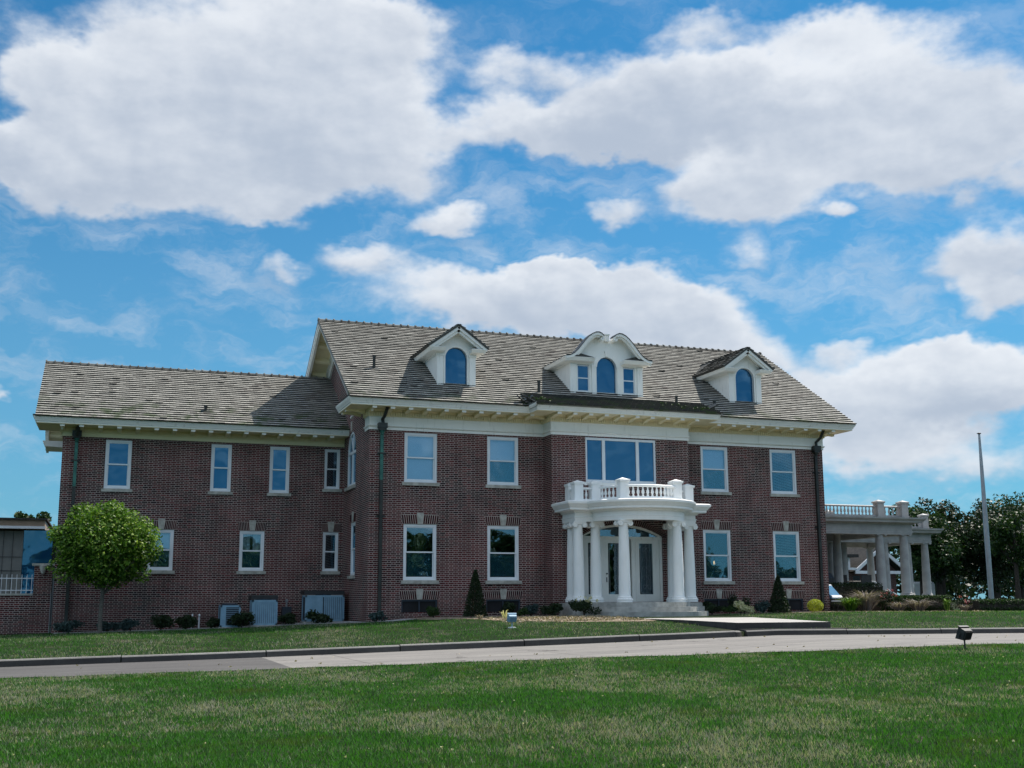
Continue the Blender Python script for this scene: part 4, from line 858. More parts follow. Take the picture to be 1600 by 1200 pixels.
def dormer(c):
    D = empty('dormer'); D.parent = H; global ZG0; ZG0 = 7.12; yf = .35; hw_ = .72; ze_, zap, ho = 8.42, 9.24, 1.12; yo = -.02
    top = lambda x_: zap - .06 - (zap - ze_) * abs(x_ - c) / ho
    arch = arc_pts(c, .42, 8.10, .41); mb = MB()
    face_with_arch(mb, c - hw_, c + hw_, 6.80, top, arch, yf)
    for (a, b) in zip(arch[:-1], arch[1:]): mb.face([(a[0], yf, a[1]), (a[0], yf + .15, a[1]), (b[0], yf + .15, b[1]), (b[0], yf, b[1])])
    for xx in (c - .42, c + .42): mb.face([(xx, yf, 7.12), (xx, yf + .15, 7.12), (xx, yf + .15, 8.1), (xx, yf, 8.1)])
    mb.face([(c - .42, yf, 7.12), (c + .42, yf, 7.12), (c + .42, yf + .15, 7.12), (c - .42, yf + .15, 7.12)])
    for s_ in (-1, 1): xx = c + s_ * hw_; mb.face([(xx, yf, 6.80), (xx, roofy(8.45) + .1, 8.45), (xx, yf, 8.45)] if s_ > 0 else [(xx, yf, 8.45), (xx, roofy(8.45) + .1, 8.45), (xx, yf, 6.80)])
    mb.build('wall', 'white_paint', D)
    mb = MB()
    for s_ in (-1, 1):
        a, b = sorted((c + s_ * .50, c + s_ * (hw_ + .02))); mb.box(a, b, yf - .05, yf - .001, 7.0, 8.16); mb.box(a - .02, b + .02, yf - .07, yf - .001, 8.16, 8.24); mb.box(a - .01, b + .01, yf - .06, yf - .001, 6.92, 7.0)
    mb.box(c - hw_ - .04, c + hw_ + .04, yf - .10, yf - .001, 6.86, 6.92)
    si = arc_pts(c, .42, 8.10, .41); so2 = arc_pts(c, .48, 8.10, .47)
    for i in range(len(si) - 1): mb.prism([(so2[i][0], yf - .03, so2[i][1]), (so2[i + 1][0], yf - .03, so2[i + 1][1]), (si[i + 1][0], yf - .03, si[i + 1][1]), (si[i][0], yf - .03, si[i][1])], (0, .06, 0))
    for s_ in (-1, 1): a, b = sorted((c + s_ * .42, c + s_ * .48)); mb.box(a, b, yf - .03, yf + .03, 7.12, 8.10)
    mb.build('pilasters', 'white_paint', D)
    mb = MB(); mb.prism([(c - .42, yf + .1, 7.12)] + [(a, yf + .1, b) for a, b in arch] + [(c + .42, yf + .1, 7.12)], (0, .01, 0)); mb.build('pane', 'sky_blue_glass', D)
    # side cornices with front return, raking cornice
    mb = MB(); pr = [(0, 8.22), (.04, 8.22), (.06, 8.27), (.30, 8.29), (.32, 8.31), (.36, 8.38), (.38, 8.40), (.38, 8.425), (0, 8.425)]
    yb_ = roofy(8.25) + .1
    mb.sweep([(c - hw_, yb_), (c - hw_, yf), (c - .50, yf)], pr); mb.sweep([(c + .50, yf), (c + hw_, yf), (c + hw_, yb_)], pr)
    for s_ in (-1, 1):
        A = Vector((c + s_ * ho, yo, ze_ + .005)); B = Vector((c, yo, zap)); d = (B - A); n_ = Vector((-d.z, 0, d.x)).normalized()
        if n_.z < 0: n_ = -n_
        for (t0, t1, ya, yb2) in ((0, .10, yo, yo + .08), (.10, .19, yo + .06, yo + .16), (.03, .10, yo + .08, yf + .02)):
            mb.prism([A - n_ * t0 + Vector((0, ya - yo, 0)), B - n_ * t0 * 1.0 + Vector((0, ya - yo, 0)), B - n_ * t1 + Vector((0, ya - yo, 0)), A - n_ * t1 + Vector((0, ya - yo, 0))], (0, yb2 - ya, 0))
    mb.build('pediment', 'white_paint', D, smooth=False)
    mb = MB(); yr1 = roofy(zap) + .1
    for s_ in (-1, 1):
        e0 = Vector((c + s_ * ho, yo - .03, ze_)); r0 = Vector((c, yo - .03, zap)); e1 = Vector((c + s_ * ho, roofy(ze_) + .15, ze_)); r1 = Vector((c, yr1, zap))
        n_ = (r0 - e0).cross(e1 - e0).normalized(); n_ = n_ if n_.z > 0 else -n_
        mb.ct = .12; mb.prism([e0, r0, r1, e1], n_ * .06)
        sl = (r0 - e0); tiles(mb, e0 + n_ * .05, (0, 1, 0), sl, (e1 - e0).length, sl.length, expo=.19, keep=lambda p: p.z > roofz(p.y) - .1)
    mb.ct = .1
    for s_ in (-1, 1): mb.poly([(c + s_ * .98, yo + .02, 8.427), (c + s_ * .48, yo + .02, 8.427), (c + s_ * .60, yf - .02, 8.52), (c + s_ * .9, yf - .02, 8.52)], [(0, 1, 2, 3)])
    x_ = c; mb.ct = .08
    yy = yo - .03
    while yy < yr1 - .1: mb.box(c - .07, c + .07, yy, yy + .27, zap + .02, zap + (.085 if int((yy + 5) / .27) % 2 else .07)); yy += .28
    mb.build('roof', 'roof_tile', D, tone=True)
    return D
dormer(3.262); dormer(Wd - 3.262)
def center_dormer():
    c = CX - .02; D = empty('dormer'); D.parent = H; D['label'] = 'wide middle dormer with broken scroll pediment'; global ZG0; ZG0 = 7.15; yf = .35; hw_ = 1.50; yo = 0.0
    sw = [(-1.80, 8.43), (-1.62, 8.46), (-1.44, 8.56), (-1.28, 8.72), (-1.12, 8.92), (-.98, 9.09), (-.84, 9.24), (-.70, 9.35), (-.55, 9.42), (-.42, 9.43), (-.30, 9.38)]
    def tp(x_):
        a = -abs(x_ - c)
        if a > -.30: return 9.22 + (.1 if a > -.1 else 0)
        for p, q_ in zip(sw[:-1], sw[1:]):
            if p[0] <= a <= q_[0]: return p[1] + (q_[1] - p[1]) * (a - p[0]) / (q_[0] - p[0]) - .09
        return 8.4
    arch = arc_pts(c, .41, 8.14, .40); mb = MB()
    # face with arched centre light; side lights are openings
    xs_ = []
    def block(x0, x1):  # column strips
        n_ = max(1, int((x1 - x0) / .05))
        for i in range(n_):
            a = x0 + (x1 - x0) * i / n_; b = x0 + (x1 - x0) * (i + 1) / n_; yield a, b
    SW0, SW1 = .71, 1.21
    for (x0, x1, kind) in ((-hw_, -SW1, 0), (-SW1, -SW0, 1), (-SW0, -.41, 0), (.41, SW0, 0), (SW0, SW1, 1), (SW1, hw_, 0)):
        for a, b in block(c + x0, c + x1):
            if kind == 0: mb.face([(a, yf, 6.75), (b, yf, 6.75), (b, yf, tp(b)), (a, yf, tp(a))])
            else: mb.face([(a, yf, 6.75), (b, yf, 6.75), (b, yf, 7.15), (a, yf, 7.15)]); mb.face([(a, yf, 8.20), (b, yf, 8.20), (b, yf, tp(b)), (a, yf, tp(a))])
    for a, b in zip(arch[:-1], arch[1:]):
        mb.face([(a[0], yf, a[1]), (b[0], yf, b[1]), (b[0], yf, tp(b[0])), (a[0], yf, tp(a[0]))]); mb.face([(a[0], yf, a[1]), (a[0], yf + .15, a[1]), (b[0], yf + .15, b[1]), (b[0], yf, b[1])])
    mb.face([(c - .41, yf, 6.75), (c + .41, yf, 6.75), (c + .41, yf, 7.15), (c - .41, yf, 7.15)])
    for xx, z1_ in ((c - .41, 8.14), (c + .41, 8.14), (c - SW0, 8.2), (c - SW1, 8.2), (c + SW0, 8.2), (c + SW1, 8.2)): mb.face([(xx, yf, 7.15), (xx, yf + .15, 7.15), (xx, yf + .15, z1_), (xx, yf, z1_)])
    for s_ in (-1, 1): xx = c + s_ * hw_; mb.face([(xx, yf, 6.75), (xx, roofy(8.45) + .1, 8.45), (xx, yf, 8.45)])
    mb.build('wall', 'white_paint', D)
    mb = MB()
    for s_ in (-1, 1):
        for (u0, u1) in ((1.30, hw_ + .02), (.44, .62)):
            a, b = sorted((c + s_ * u0, c + s_ * u1)); mb.box(a, b, yf - .05, yf - .001, 7.0, 8.12); mb.box(a - .015, b + .015, yf - .065, yf - .001, 8.12, 8.20); mb.box(a - .02, b + .02, yf - .07, yf - .001, 6.90, 7.0)
        a, b = sorted((c + s_ * .68, c + s_ * 1.24)); mb.box(a, b, yf - .03, yf - .001, 7.06, 7.149)
    mb.box(c - hw_ - .05, c + hw_ + .05, yf - .10, yf - .001, 6.82, 6.90)
    si = arch; so2 = arc_pts(c, .56, 8.14, .55)
    for i in range(len(si) - 1): mb.prism([(so2[i][0], yf - .05, so2[i][1]), (so2[i + 1][0], yf - .05, so2[i + 1][1]), (si[i + 1][0], yf - .05, si[i + 1][1]), (si[i][0], yf - .05, si[i][1])], (0, .08, 0))
    mb.prism([(c - .05, yf - .08, 8.56), (c + .05, yf - .08, 8.56), (c + .08, yf - .08, 8.78), (c - .08, yf - .08, 8.78)], (0, .075, 0))
    mb.build('pilasters', 'white_paint', D); mb = MB(); mb.box(c - .09, c + .09, yf - .12, yf + .02, 9.15, 9.40); mb.box(c - .12, c + .12, yf - .15, yf + .04, 9.3995, 9.44); mb.build('finial', 'white_paint', D)
    mb = MB(); mb.prism([(c - .41, yf + .1, 7.15)] + [(a, yf + .1, b) for a, b in arch] + [(c + .41, yf + .1, 7.15)], (0, .01, 0)); mb.build('pane', 'sky_blue_glass', D)
    for s_ in (-1, 1):
        a, b = sorted((c + s_ * SW0, c + s_ * SW1)); mb = MB(); f_ = .04
        for q_ in ((a, a + f_, 7.15, 8.2), (b - f_, b, 7.15, 8.2), (a + f_, b - f_, 8.15, 8.2), (a + f_, b - f_, 7.15, 7.2), (a + f_, b - f_, 7.66, 7.70)): mb.box(q_[0], q_[1], yf + .04, yf + .10, q_[2], q_[3])
        mb.build('sash', 'vinyl', D); mb = MB(); mb.box(a + f_, b - f_, yf + .06, yf + .07, 7.2, 8.15); mb.build('pane', 'sky_blue_glass', D)
    mb = MB(); pr = [(0, 8.22), (.03, 8.22), (.05, 8.26), (.26, 8.28), (.28, 8.30), (.32, 8.38), (.34, 8.40), (.34, 8.425), (0, 8.425)]; yb_ = roofy(8.25) + .1
    mb.sweep([(c - hw_, yb_), (c - hw_, yf), (c - .62, yf)], pr); mb.sweep([(c + .62, yf), (c + hw_, yf), (c + hw_, yb_)], pr)
    for s_ in (-1, 1):
        P0 = [(c + s_ * (-a), b) for a, b in sw]
        scr = [(c + s_ * v0, v1) for v0, v1 in ((.22, 9.30), (.20, 9.20), (.25, 9.12), (.33, 9.13), (.36, 9.20), (.31, 9.25))]
        allp = P0 + scr
        for (th0, th1, y0_, y1_) in ((0., .10, yo, yo + .08), (.10, .17, yo + .06, yo + .16), (.02, .10, yo + .08, yf + .03)):
            for i in range(len(allp) - 1):
                p, q_ = allp[i], allp[i + 1]
                if th0 > .05 and i >= len(P0) - 1: continue
                def off(k_):
                    a_ = allp[max(0, k_ - 1)]; b_ = allp[min(len(allp) - 1, k_ + 1)]; d = Vector((b_[0] - a_[0], b_[1] - a_[1])).normalized(); n_ = Vector((-d.y, d.x)) * (-1 if s_ < 0 else 1) * (1 if s_ < 0 else 1); return n_
                n0, n1 = off(i), off(i + 1)
                sc = 1. if i < len(P0) - 1 else .6
                mb.prism([(p[0] + n0.x * th0 * sc, y0_, p[1] + n0.y * th0 * sc), (q_[0] + n1.x * th0 * sc, y0_, q_[1] + n1.y * th0 * sc), (q_[0] + n1.x * th1 * sc, y0_, q_[1] + n1.y * th1 * sc), (p[0] + n0.x * th1 * sc, y0_, p[1] + n0.y * th1 * sc)], (0, y1_ - y0_, 0))
    mb.build('pediment', 'white_paint', D)
    mb = MB(); mb.ct = .06
    for s_ in (-1, 1):
        P0 = [(c + s_ * (-a), b) for a, b in sw] + [(c + s_ * .22, 9.30)]
        for p, q_ in zip(P0[:-1], P0[1:]):
            mb.prism([(p[0], yo - .02, p[1] + .004), (q_[0], yo - .02, q_[1] + .004), (q_[0], yo - .02, q_[1] + .035), (p[0], yo - .02, p[1] + .035)], (0, (roofy(max(p[1], q_[1])) + .15 - yo) if max(p[1], q_[1]) < 8.5 else .45, 0))
        
        mb.prism([(c + s_ * 1.84, yf + .03, 8.43), (c, yf + .03, 8.95), (c, roofy(8.95) + .1, 8.95), (c + s_ * 1.84, roofy(8.43) + .1, 8.43)], (0, 0, -.03))
        # little half pediment roofs over the side lights
        a, b = c + s_ * 1.78, c + s_ * .60; m_ = c + s_ * 1.15
        mb.ct = .2; mb.poly([(a, yo + .0, 8.427), (b, yo + .0, 8.427), (m_, yf - .01, 8.62), (m_, yo + .12, 8.58)], [(0, 1, 3), (1, 2, 3), (0, 3, 2)]); mb.ct = .06
    mb.build('roof', 'copper_dark', D, tone=True)
    return D
center_dormer()

# ---- downspouts
def spout(x, y, top, bot, zh, kink, green=True, ends='copper_green'):
    mb = MB(); mb.box(x - .055, x + .055, y - .11, y - .01, zh - 1.9 if ends == 'copper_green' else bot, zh - .3); S = mb.build('downspout', ends, H)
    if ends == 'copper_green': mb = MB(); mb.box(x - .055, x + .055, y - .112, y - .008, bot, zh - 1.9); mb.build('lower_pipe', 'copper_dark', S)
    mb = MB(); mb.lathe((x, y - .10, zh - .3), [(.06, 0), (.07, .02), (.055, .05), (.09, .10), (.10, .2)], 10); mb.build('collar', ends, S)
    mb = MB(); mb.box(x - .16, x + .16, y - .26, y - .01, zh - .08, zh + .10); mb.box(x - .13, x + .13, y - .23, y - .01, zh - .16, zh - .08); mb.build('rain_head', 'copper_dark', S)
    if kink: mb = MB(); mb.tube([(x + .03, y - .12, zh + .08), (x, y - .14, zh + .25), (x + .0, y - .45, top - .3), (x + .06, y - .62, top)], .06); mb.build('goose_neck', 'copper_dark', S)
    for zz in (zh - 1.0, zh - 3.2): mb = MB(); mb.box(x - .15, x + .15, y - .05, y - .005, zz, zz + .07); mb.box(x - .07, x + .07, y - .13, y - .1125, zz + .01, zz + .06); mb.build('pipe_clamp', 'copper_dark', S)
spout(.42, 0, 5.98, -1.25, 5.38, True); spout(18.28, 0, 5.98, -1.1, 5.30, True, ends='copper_dark'); spout(-9.75, WY, 5.5, -1.75, 5.28, True)

# ---- side porch (porte-cochere and porch behind)
SPX = 24.42
scol = colmesh().build('column', 'side_porch_grey', H, smooth=True); spost = postmesh().build('balustrade_post', 'side_porch_grey', H)
mb = MB(); mb.lathe((0, 0, 0), [(.04, 0), (.04, .03), (.03, .04), (.026, .07), (.048, .12), (.052, .16), (.04, .21), (.024, .27), (.022, .30), (.034, .325), (.034, .34)], 10); sbal = mb.build('baluster', 'side_porch_grey', H, smooth=True)
DONE = set()
def place(o, loc):
    if o.name in DONE: return dup(o, H, loc)
    DONE.add(o.name); o.location = loc; return o
def dupcol(x_, y_, z_=-.6): place(scol, (x_, y_, z_))
for (a, b) in ((22.87, 2.22), (24.12, 2.22), (27.75, 8.25), (29.1, 8.25), (30.15, 8.25), (27.75, 12.6), (30.15, 12.6), (22.87, 6.6)): dupcol(a, b)
place(scol, (22.25, 4.4, -.45))
for (a, b) in ((24.9, 8.6), (26.3, 9.6)): place(scol, (a, b, -.1))
mb = MB(); ep = [(18.66, 2.0), (SPX, 2.0), (SPX, 8.05), (30.42, 8.05), (30.42, 12.9), (18.66, 12.9)]
mb.sweep(ep, [(0, 2.05), (0, 2.12), (.012, 2.12), (.012, 2.17), (0, 2.18), (0, 2.48), (-.4, 2.48), (-.4, 2.05)]); mb.build('entablature', 'side_porch_grey', H)
mb = MB(); mb.sweep(ep, [(0, 2.482), (.06, 2.482), (.09, 2.53), (.34, 2.55), (.36, 2.62), (.44, 2.70), (.45, 2.76), (-.4, 2.80), (-.4, 2.482)]); mb.build('cornice', 'side_porch_grey', H)
mb = MB(); mb.box(18.66, SPX - .41, 2.41, 12.5, 2.40, 2.478); mb.box(SPX - .4, 30.0, 8.46, 12.5, 2.40, 2.478); mb.build('porch_ceiling', 'side_porch_grey', H)
mb = MB(); mb.box(18.66, SPX + .1, 1.9, 8.0, -1.4, -.6); mb.box(18.66, 30.6, 8.0, 13, -1.4, -.6); mb.build('porch_floor', 'step_stone', H)
mb = MB(); mb.box(18.66, 19.4, 2.05, 2.35, 1.75, 2.049); mb.build('beam_bracket', 'side_porch_grey', H)
mb = MB(); mb.box(18.66, 19.2, 2.3, 2.6, -.6, 2.04); mb.build('wall_pier', 'brick', H)
SPO = [(22.87, 2.15), (24.12, 2.15), (24.12, 7.6), (28.9, 8.2), (30.15, 8.2)]
for (a, b) in SPO: place(spost, (a, b, 2.79))
rb = MB(); SB = []
for (p0_, p1_) in (((18.7, 2.15), (22.66, 2.15)), ((23.08, 2.15), (23.92, 2.15)), ((24.3, 8.2), (28.7, 8.2)), ((29.1, 8.2), (29.95, 8.2))):
    rail(rb, [p0_, p1_], 2.79, 'side_porch_grey'); L = p1_[0] - p0_[0]; k_ = int(L / .175)
    SB += [(p0_[0] + L * (i + .5) / k_, p0_[1], 2.79 + .085) for i in range(k_)]
for b in SB: place(sbal, b)

# lamp in window
lm = MB(); lm.lathe((0, 0, 0), [(0, -.06), (.03, -.05), (.04, 0), (.03, .06), (.015, .10)], 10); L0 = empty('hanging_lamp', (13.98, .8, .72)); tag(L0, 'small lit amber lamp glowing inside the lower window right of the porch', 'lamp'); lm.build('bulb', 'lamp_glow', L0)
lm = MB(); lm.tube([(0, 0, .10), (0, 0, 1.9)], .008, 6); lm.lathe((0, 0, .09), [(.04, 0), (.02, .06)], 8); lm.build('cord', 'dark_metal', L0)

# =================================================================== THINGS
gz = lambda x_, y_: float(G(x_, y_))
# air conditioners
def ac(x0, x1, h, y, label, kind):
    c = (x0 + x1) / 2; zb = gz(c, y); A = empty('air_conditioner', (c, y, zb)); tag(A, label, 'air conditioner'); w_ = (x1 - x0) / 2; d = .38
    mb = MB(); mb.box(-w_ + .03, w_ - .03, -d + .03, d - .03, .04, h - .05); mb.build('coil', 'ac_dark', A)
    mb = MB(); mb.box(-w_ - .05, w_ + .05, -d - .05, d + .05, -.1, .04); mb.build('base_pad', 'step_stone', A)
    mb = MB()
    for sx in (-1, 1):
        for sy in (-1, 1): a, b = sorted((sx * w_, sx * (w_ - .06))); e, f = sorted((sy * d, sy * (d - .06))); mb.box(a, b, e, f, .04, h)
    mb.box(-w_, w_, -d, d, h - .07, h - .001); mb.box(-w_, w_, -d, d, .04, .10)
    if kind == 'slat':
        n_ = 11
        for i in range(n_): xx = -w_ + .06 + (2 * w_ - .12) * (i + .5) / n_; mb.box(xx - .028, xx + .028, -d, -d + .03, .1, h - .07)
        for i in range(9): yy = -d + .1 + (2 * d - .2) * i / 8; mb.box(-w_, -w_ + .03, yy - .025, yy + .025, .1, h - .07)
    elif kind == 'big':
        for i in range(10): xx = -w_ * .05 + w_ * 1.0 * (i + .5) / 10; mb.box(xx - .026, xx + .026, -d, -d + .03, .1, h - .07)
        mb.box(-w_ + .06, -w_ * .1, -d + .01, -d + .03, .1, h - .07); mb.box(-w_ * .62, -w_ * .56, -d - .012, -d + .01, .1, h - .07)
    else:
        mb.box(-w_ + .06, -w_ * .45, -d, -d + .03, .1, h - .07)
        for i in range(9): zz = .14 + (h - .26) * i / 8; mb.box(-w_ * .45, w_ - .06, -d + .005, -d + .02, zz, zz + .014)
    mb.build('casing', 'ac_paint', A)
    mb = MB(); mb.lathe((0, 0, h), [(.28, 0), (.30, .02), (.26, .06), (.05, .08)], 18); mb.build('fan_grille', 'ac_dark', A)
    if kind != 'side': mb = MB(); mb.box(-w_ - .02, w_ + .02, -d + .1, d + .25, h + .02, h + .17); mb.build('top_cover', 'dark_metal', A)
ac(-4.6, -3.9, .80, 3.45, 'small pale air conditioner with dark side grille, leftmost of three against the wing', 'side')
ac(-3.5, -2.6, .93, 3.45, 'slatted blue grey air conditioner, the middle one against the wing', 'slat')
ac(-1.63, -.2, .98, 3.3, 'widest air conditioner with striped slats, nearest the inner corner of the house', 'big')
zb = gz(-2.05, 4.2); A = empty('gas_meter', (-2.1, 4.25, zb)); tag(A, 'dark utility meter with small round dial between the air conditioners', 'meter')
mb = MB(); mb.box(-.17, .17, -.1, .1, .15, .62); mb.build('meter_box', 'ac_dark', A); mb = MB(); mb.tube([(0, 0, .62), (0, 0, .85)], .03); mb.lathe((0, -.0, .80), [(.05, 0), (.06, .03), (.06, .08), (.02, .1)], 10); mb.build('dial', 'grey_metal', A); mb = MB(); mb.tube([(.1, 0, .15), (.1, 0, -.1)], .025); mb.tube([(-.1, 0, .15), (-.1, 0, -.1)], .025); mb.build('pipe', 'dark_metal', A)
zb = gz(-5.4, 4.3); A = empty('standpipe', (-5.35, 4.35, zb)); tag(A, 'small pair of short white vent pipes at the foot of the wing wall', 'pipe')
for k_, xx in enumerate((-.12, .12)): mb = MB(); mb.tube([(xx, 0, -.05), (xx, 0, .4), (xx, -.06, .5), (xx, -.12, .44)], .03); mb.build('pipe', 'white_plain', A)
# plants -------------------------------------------------------------
def shrub(name, x_, y_, w_, h_, mt, n, leaf, label, cat='shrub', cone=False, group=None, round_=False, d_=None):
    zb = gz(x_, y_); S = empty(name, (x_, y_, zb)); tag(S, label, cat, group)
    d_ = d_ or w_
    if cone:
        hs = RNG.uniform(0, 1, n) ** 1.25; a = RNG.uniform(0, 2 * np.pi, n); rr = (1 - hs) ** .85 * w_ / 2 * (RNG.uniform(.55, 1.08, n)) + .02
        C = np.stack([np.cos(a) * rr, np.sin(a) * rr, .04 + hs * h_], 1); Q = leafcloud(n, [(0, 0, 0)], np.array([[.02] * 3]), leaf) + C[:, None, :]
        quadmesh('foliage', Q, mt, S)
    else:
        k_ = 1 if round_ else 9
        if round_: cs_ = [(0, 0, h_ * .5)]; rs = [(w_ / 2, d_ / 2, h_ / 2)]
        else:
            cs_ = [(random.uniform(-.3, .3) * w_, random.uniform(-.3, .3) * d_, random.uniform(.3, .72) * h_) for _ in range(k_)]; rs = [(w_ * random.uniform(.18, .3), d_ * random.uniform(.18, .3), h_ * random.uniform(.2, .32)) for _ in range(k_)]
        quadmesh('foliage', leafcloud(n, cs_, rs, leaf, shell=.5 if round_ else .1, up=.2), mt, S)
    mb = MB()
    for _ in range(3): a = random.uniform(0, 6.28); mb.tube([(0, 0, -.05), (math.cos(a) * .1 * w_, math.sin(a) * .1 * d_, h_ * .6)], .018, 5, .006)
    mb.build('stem', 'bark', S); return S
shrub('conical_evergreen', 3.42, -1.5, .78, 1.55, 'leaf_dark', 5200, .03, 'dark narrow conical evergreen between the two lower windows left of the porch', 'shrub', True)
shrub('conical_evergreen', 15.36, -1.5, .80, 1.35, 'leaf_dark', 4800, .03, 'dark conical evergreen in front of the far right lower window', 'shrub', True)
shrub('round_shrub', 16.95, -1.5, .62, .5, 'leaf_yellow', 2600, .022, 'small ball shaped yellow green shrub by the right downspout', 'shrub', round_=True)
shrub('flowering_shrub', 13.55, -2.0, .78, .52, 'petal_cream', 900, .045, 'cream flowering shrub right of the porch steps', 'shrub')
shrub('shrub', 14.0, -1.0, .8, .72, 'leaf_dark', 1300, .045, 'dark green shrub behind the cream flowering one', 'shrub')
shrub('shrub', 12.7, -1.2, 1.1, .5, 'leaf_dark', 1500, .04, 'low dark shrub just right of the porch steps', 'shrub')
shrub('shrub', 14.75, -1.4, .6, .55, 'leaf_blue', 700, .045, 'small bluish leafy plant left of the right conical evergreen', 'shrub')
shrub('shrub', 2.0, -1.3, .55, .42, 'leaf_mid', 1500, .03, 'low round green shrub beside the left basement window', 'shrub')
shrub('shrub', 4.75, -1.2, .6, .52, 'leaf_dark', 1500, .035, 'rounded dark shrub right of the left conical evergreen', 'shrub')
shrub('shrub', 5.55, -1.2, .6, .5, 'leaf_blue', 1100, .04, 'loose bluish shrub below the second lower window', 'shrub')
shrub('shrub', 6.2, -1.5, .8, .5, 'leaf_dark', 1300, .04, 'dark spreading shrub left of the porch columns', 'shrub')
shrub('flowering_shrub', 6.75, -3.1, .95, .62, 'leaf_dark', 1700, .04, 'dark shrub with pale blue blossoms at the left foot of the porch', 'shrub')
S = bpy.data.objects[-1] if False else None
quadmesh('blossom', leafcloud(150, [(6.75 + random.uniform(-.4, .4), -3.3 + random.uniform(-.2, .2), gz(6.7, -3) + .58 + random.uniform(-.12, .1)) for _ in range(14)], [.06] * 14, .03) - np.array([6.75, -3.1, gz(6.75, -3.1)]), 'petal_cream', [o_ for o_ in COL.objects if o_.name.startswith('flowering_shrub')][-1])
shrub('shrub', -1.25, 2.3, .95, .5, 'leaf_dark', 700, .06, 'spiky dark shrub in front of the widest air conditioner', 'shrub')
shrub('shrub', -3.9, 2.7, .9, .62, 'leaf_dark', 1300, .05, 'dark bush between the left and middle air conditioners', 'shrub')
shrub('shrub', .2, -.6, .6, .4, 'leaf_blue', 500, .05, 'small bluish shrub at the corner under the green downspout', 'shrub')
shrub('shrub', -6.6, 3.3, .95, .62, 'leaf_dark', 1500, .045, 'dark clipped bush under the left wing windows, left one of a pair', 'shrub')
shrub('shrub', -5.75, 3.3, .8, .55, 'leaf_dark', 1500, .045, 'dark clipped bush under the left wing windows, right one of a pair', 'shrub')
shrub('shrub', -7.6, 3.4, .8, .5, 'leaf_blue', 800, .05, 'bluish loose plant right of the small tree trunk', 'shrub')
shrub('shrub', -9.6, 3.3, 1.2, .5, 'leaf_blue', 1000, .05, 'bluish groundcover plant in the corner left of the small tree trunk', 'shrub')
shrub('shrub', 5.05, -1.9, .5, .34, 'leaf_mid', 900, .03, 'tiny green shrub in the mulch in front of the second basement window', 'shrub')
shrub('shrub', 13.0, -1.9, .7, .34, 'leaf_mid', 900, .03, 'low green plant in front of the dark shrub by the porch steps', 'shrub')
shrub('shrub', -8.35, 3.7, .9, .38, 'leaf_blue', 600, .05, 'bluish groundcover plant directly behind the small tree trunk', 'shrub')
shrub('shrub', -4.75, 3.5, .6, .4, 'leaf_dark', 600, .05, 'small dark plant left of the leftmost air conditioner', 'shrub')
shrub('shrub', -2.3, 3.0, .7, .45, 'leaf_dark', 800, .05, 'dark bush in front of the utility meter', 'shrub')
# ornamental grasses
def tuft(x_, y_, w_, h_, mt, n, label, lean=.6, wd=.02, name='ornamental_grass', cat='plant'):
    zb = gz(x_, y_); S = empty(name, (x_, y_, zb)); tag(S, label, cat); Q = []
    a = RNG.uniform(0, 2 * np.pi, n); r0 = RNG.uniform(0, .12, n) * w_; hh = h_ * RNG.uniform(.55, 1, n); ou = w_ / 2 * RNG.uniform(.2, 1., n) * lean * 1.6
    for i in range(n):
        d = np.array([math.cos(a[i]), math.sin(a[i]), 0]); s = np.array([-d[1], d[0], 0]) * wd; p0 = d * r0[i]; p1 = d * (r0[i] + ou[i] * .45) + [0, 0, hh[i] * .8]; p2 = d * (r0[i] + ou[i]) + [0, 0, hh[i] * RNG.uniform(.7, 1)]
        Q.append([p0 - s, p0 + s, p1 + s, p1 - s]); Q.append([p1 - s, p1 + s, p2 + s * .3, p2 - s * .3])
    quadmesh('foliage', np.array(Q), mt, S); return S
tuft(18.25, -1.9, 1.1, .62, 'leaf_bright', 420, 'bright green arching grass clump at the right corner of the house', .8, .012)
tuft(19.15, -1.6, 1.5, .88, 'plume', 520, 'tallest fluffy mauve grey plume grass right of the house corner', .85, .010)
tuft(20.0, -2.5, .9, .42, 'plume', 260, 'lower grey plume grass in front of the rose bush', .9, .010)
tuft(20.8, -2.6, 1.25, .55, 'plume', 380, 'wide grey plume grass before the rounded hedge', .9, .010)
tuft(21.8, -3.0, .6, .55, 'leaf_bright', 120, 'upright pale green spiky plant in front of the rounded hedge', .4, .014)
tuft(22.3, -3.3, .6, .32, 'plume', 160, 'small grey brown grass at the right end of the bed', .9, .010)
shrub('rose_bush', 20.2, -1.4, .8, .95, 'leaf_dark', 1300, .04, 'dark rose bush with pink flowers between the plume grasses', 'shrub')
quadmesh('blossom', leafcloud(150, [(random.uniform(-.4, .4), random.uniform(-.5, 0), .55 + random.uniform(-.25, .3)) for _ in range(18)], [.05] * 18, .03), 'petal_pink', [o_ for o_ in COL.objects if o_.name.startswith('rose_bush')][-1])
shrub('rose_bush', 22.6, -2.9, .7, .6, 'leaf_dark', 900, .04, 'low rose bush with red flowers at the right end of the bed', 'shrub')
quadmesh('blossom', leafcloud(80, [(random.uniform(-.3, .3), random.uniform(-.4, 0), .45 + random.uniform(-.15, .15)) for _ in range(12)], [.05] * 12, .03), 'petal_pink', [o_ for o_ in COL.objects if o_.name.startswith('rose_bush')][-1])
shrub('shrub', 21.4, -1.9, .8, .5, 'leaf_dark', 1100, .04, 'dark low shrub at the foot of the rounded hedge', 'shrub')
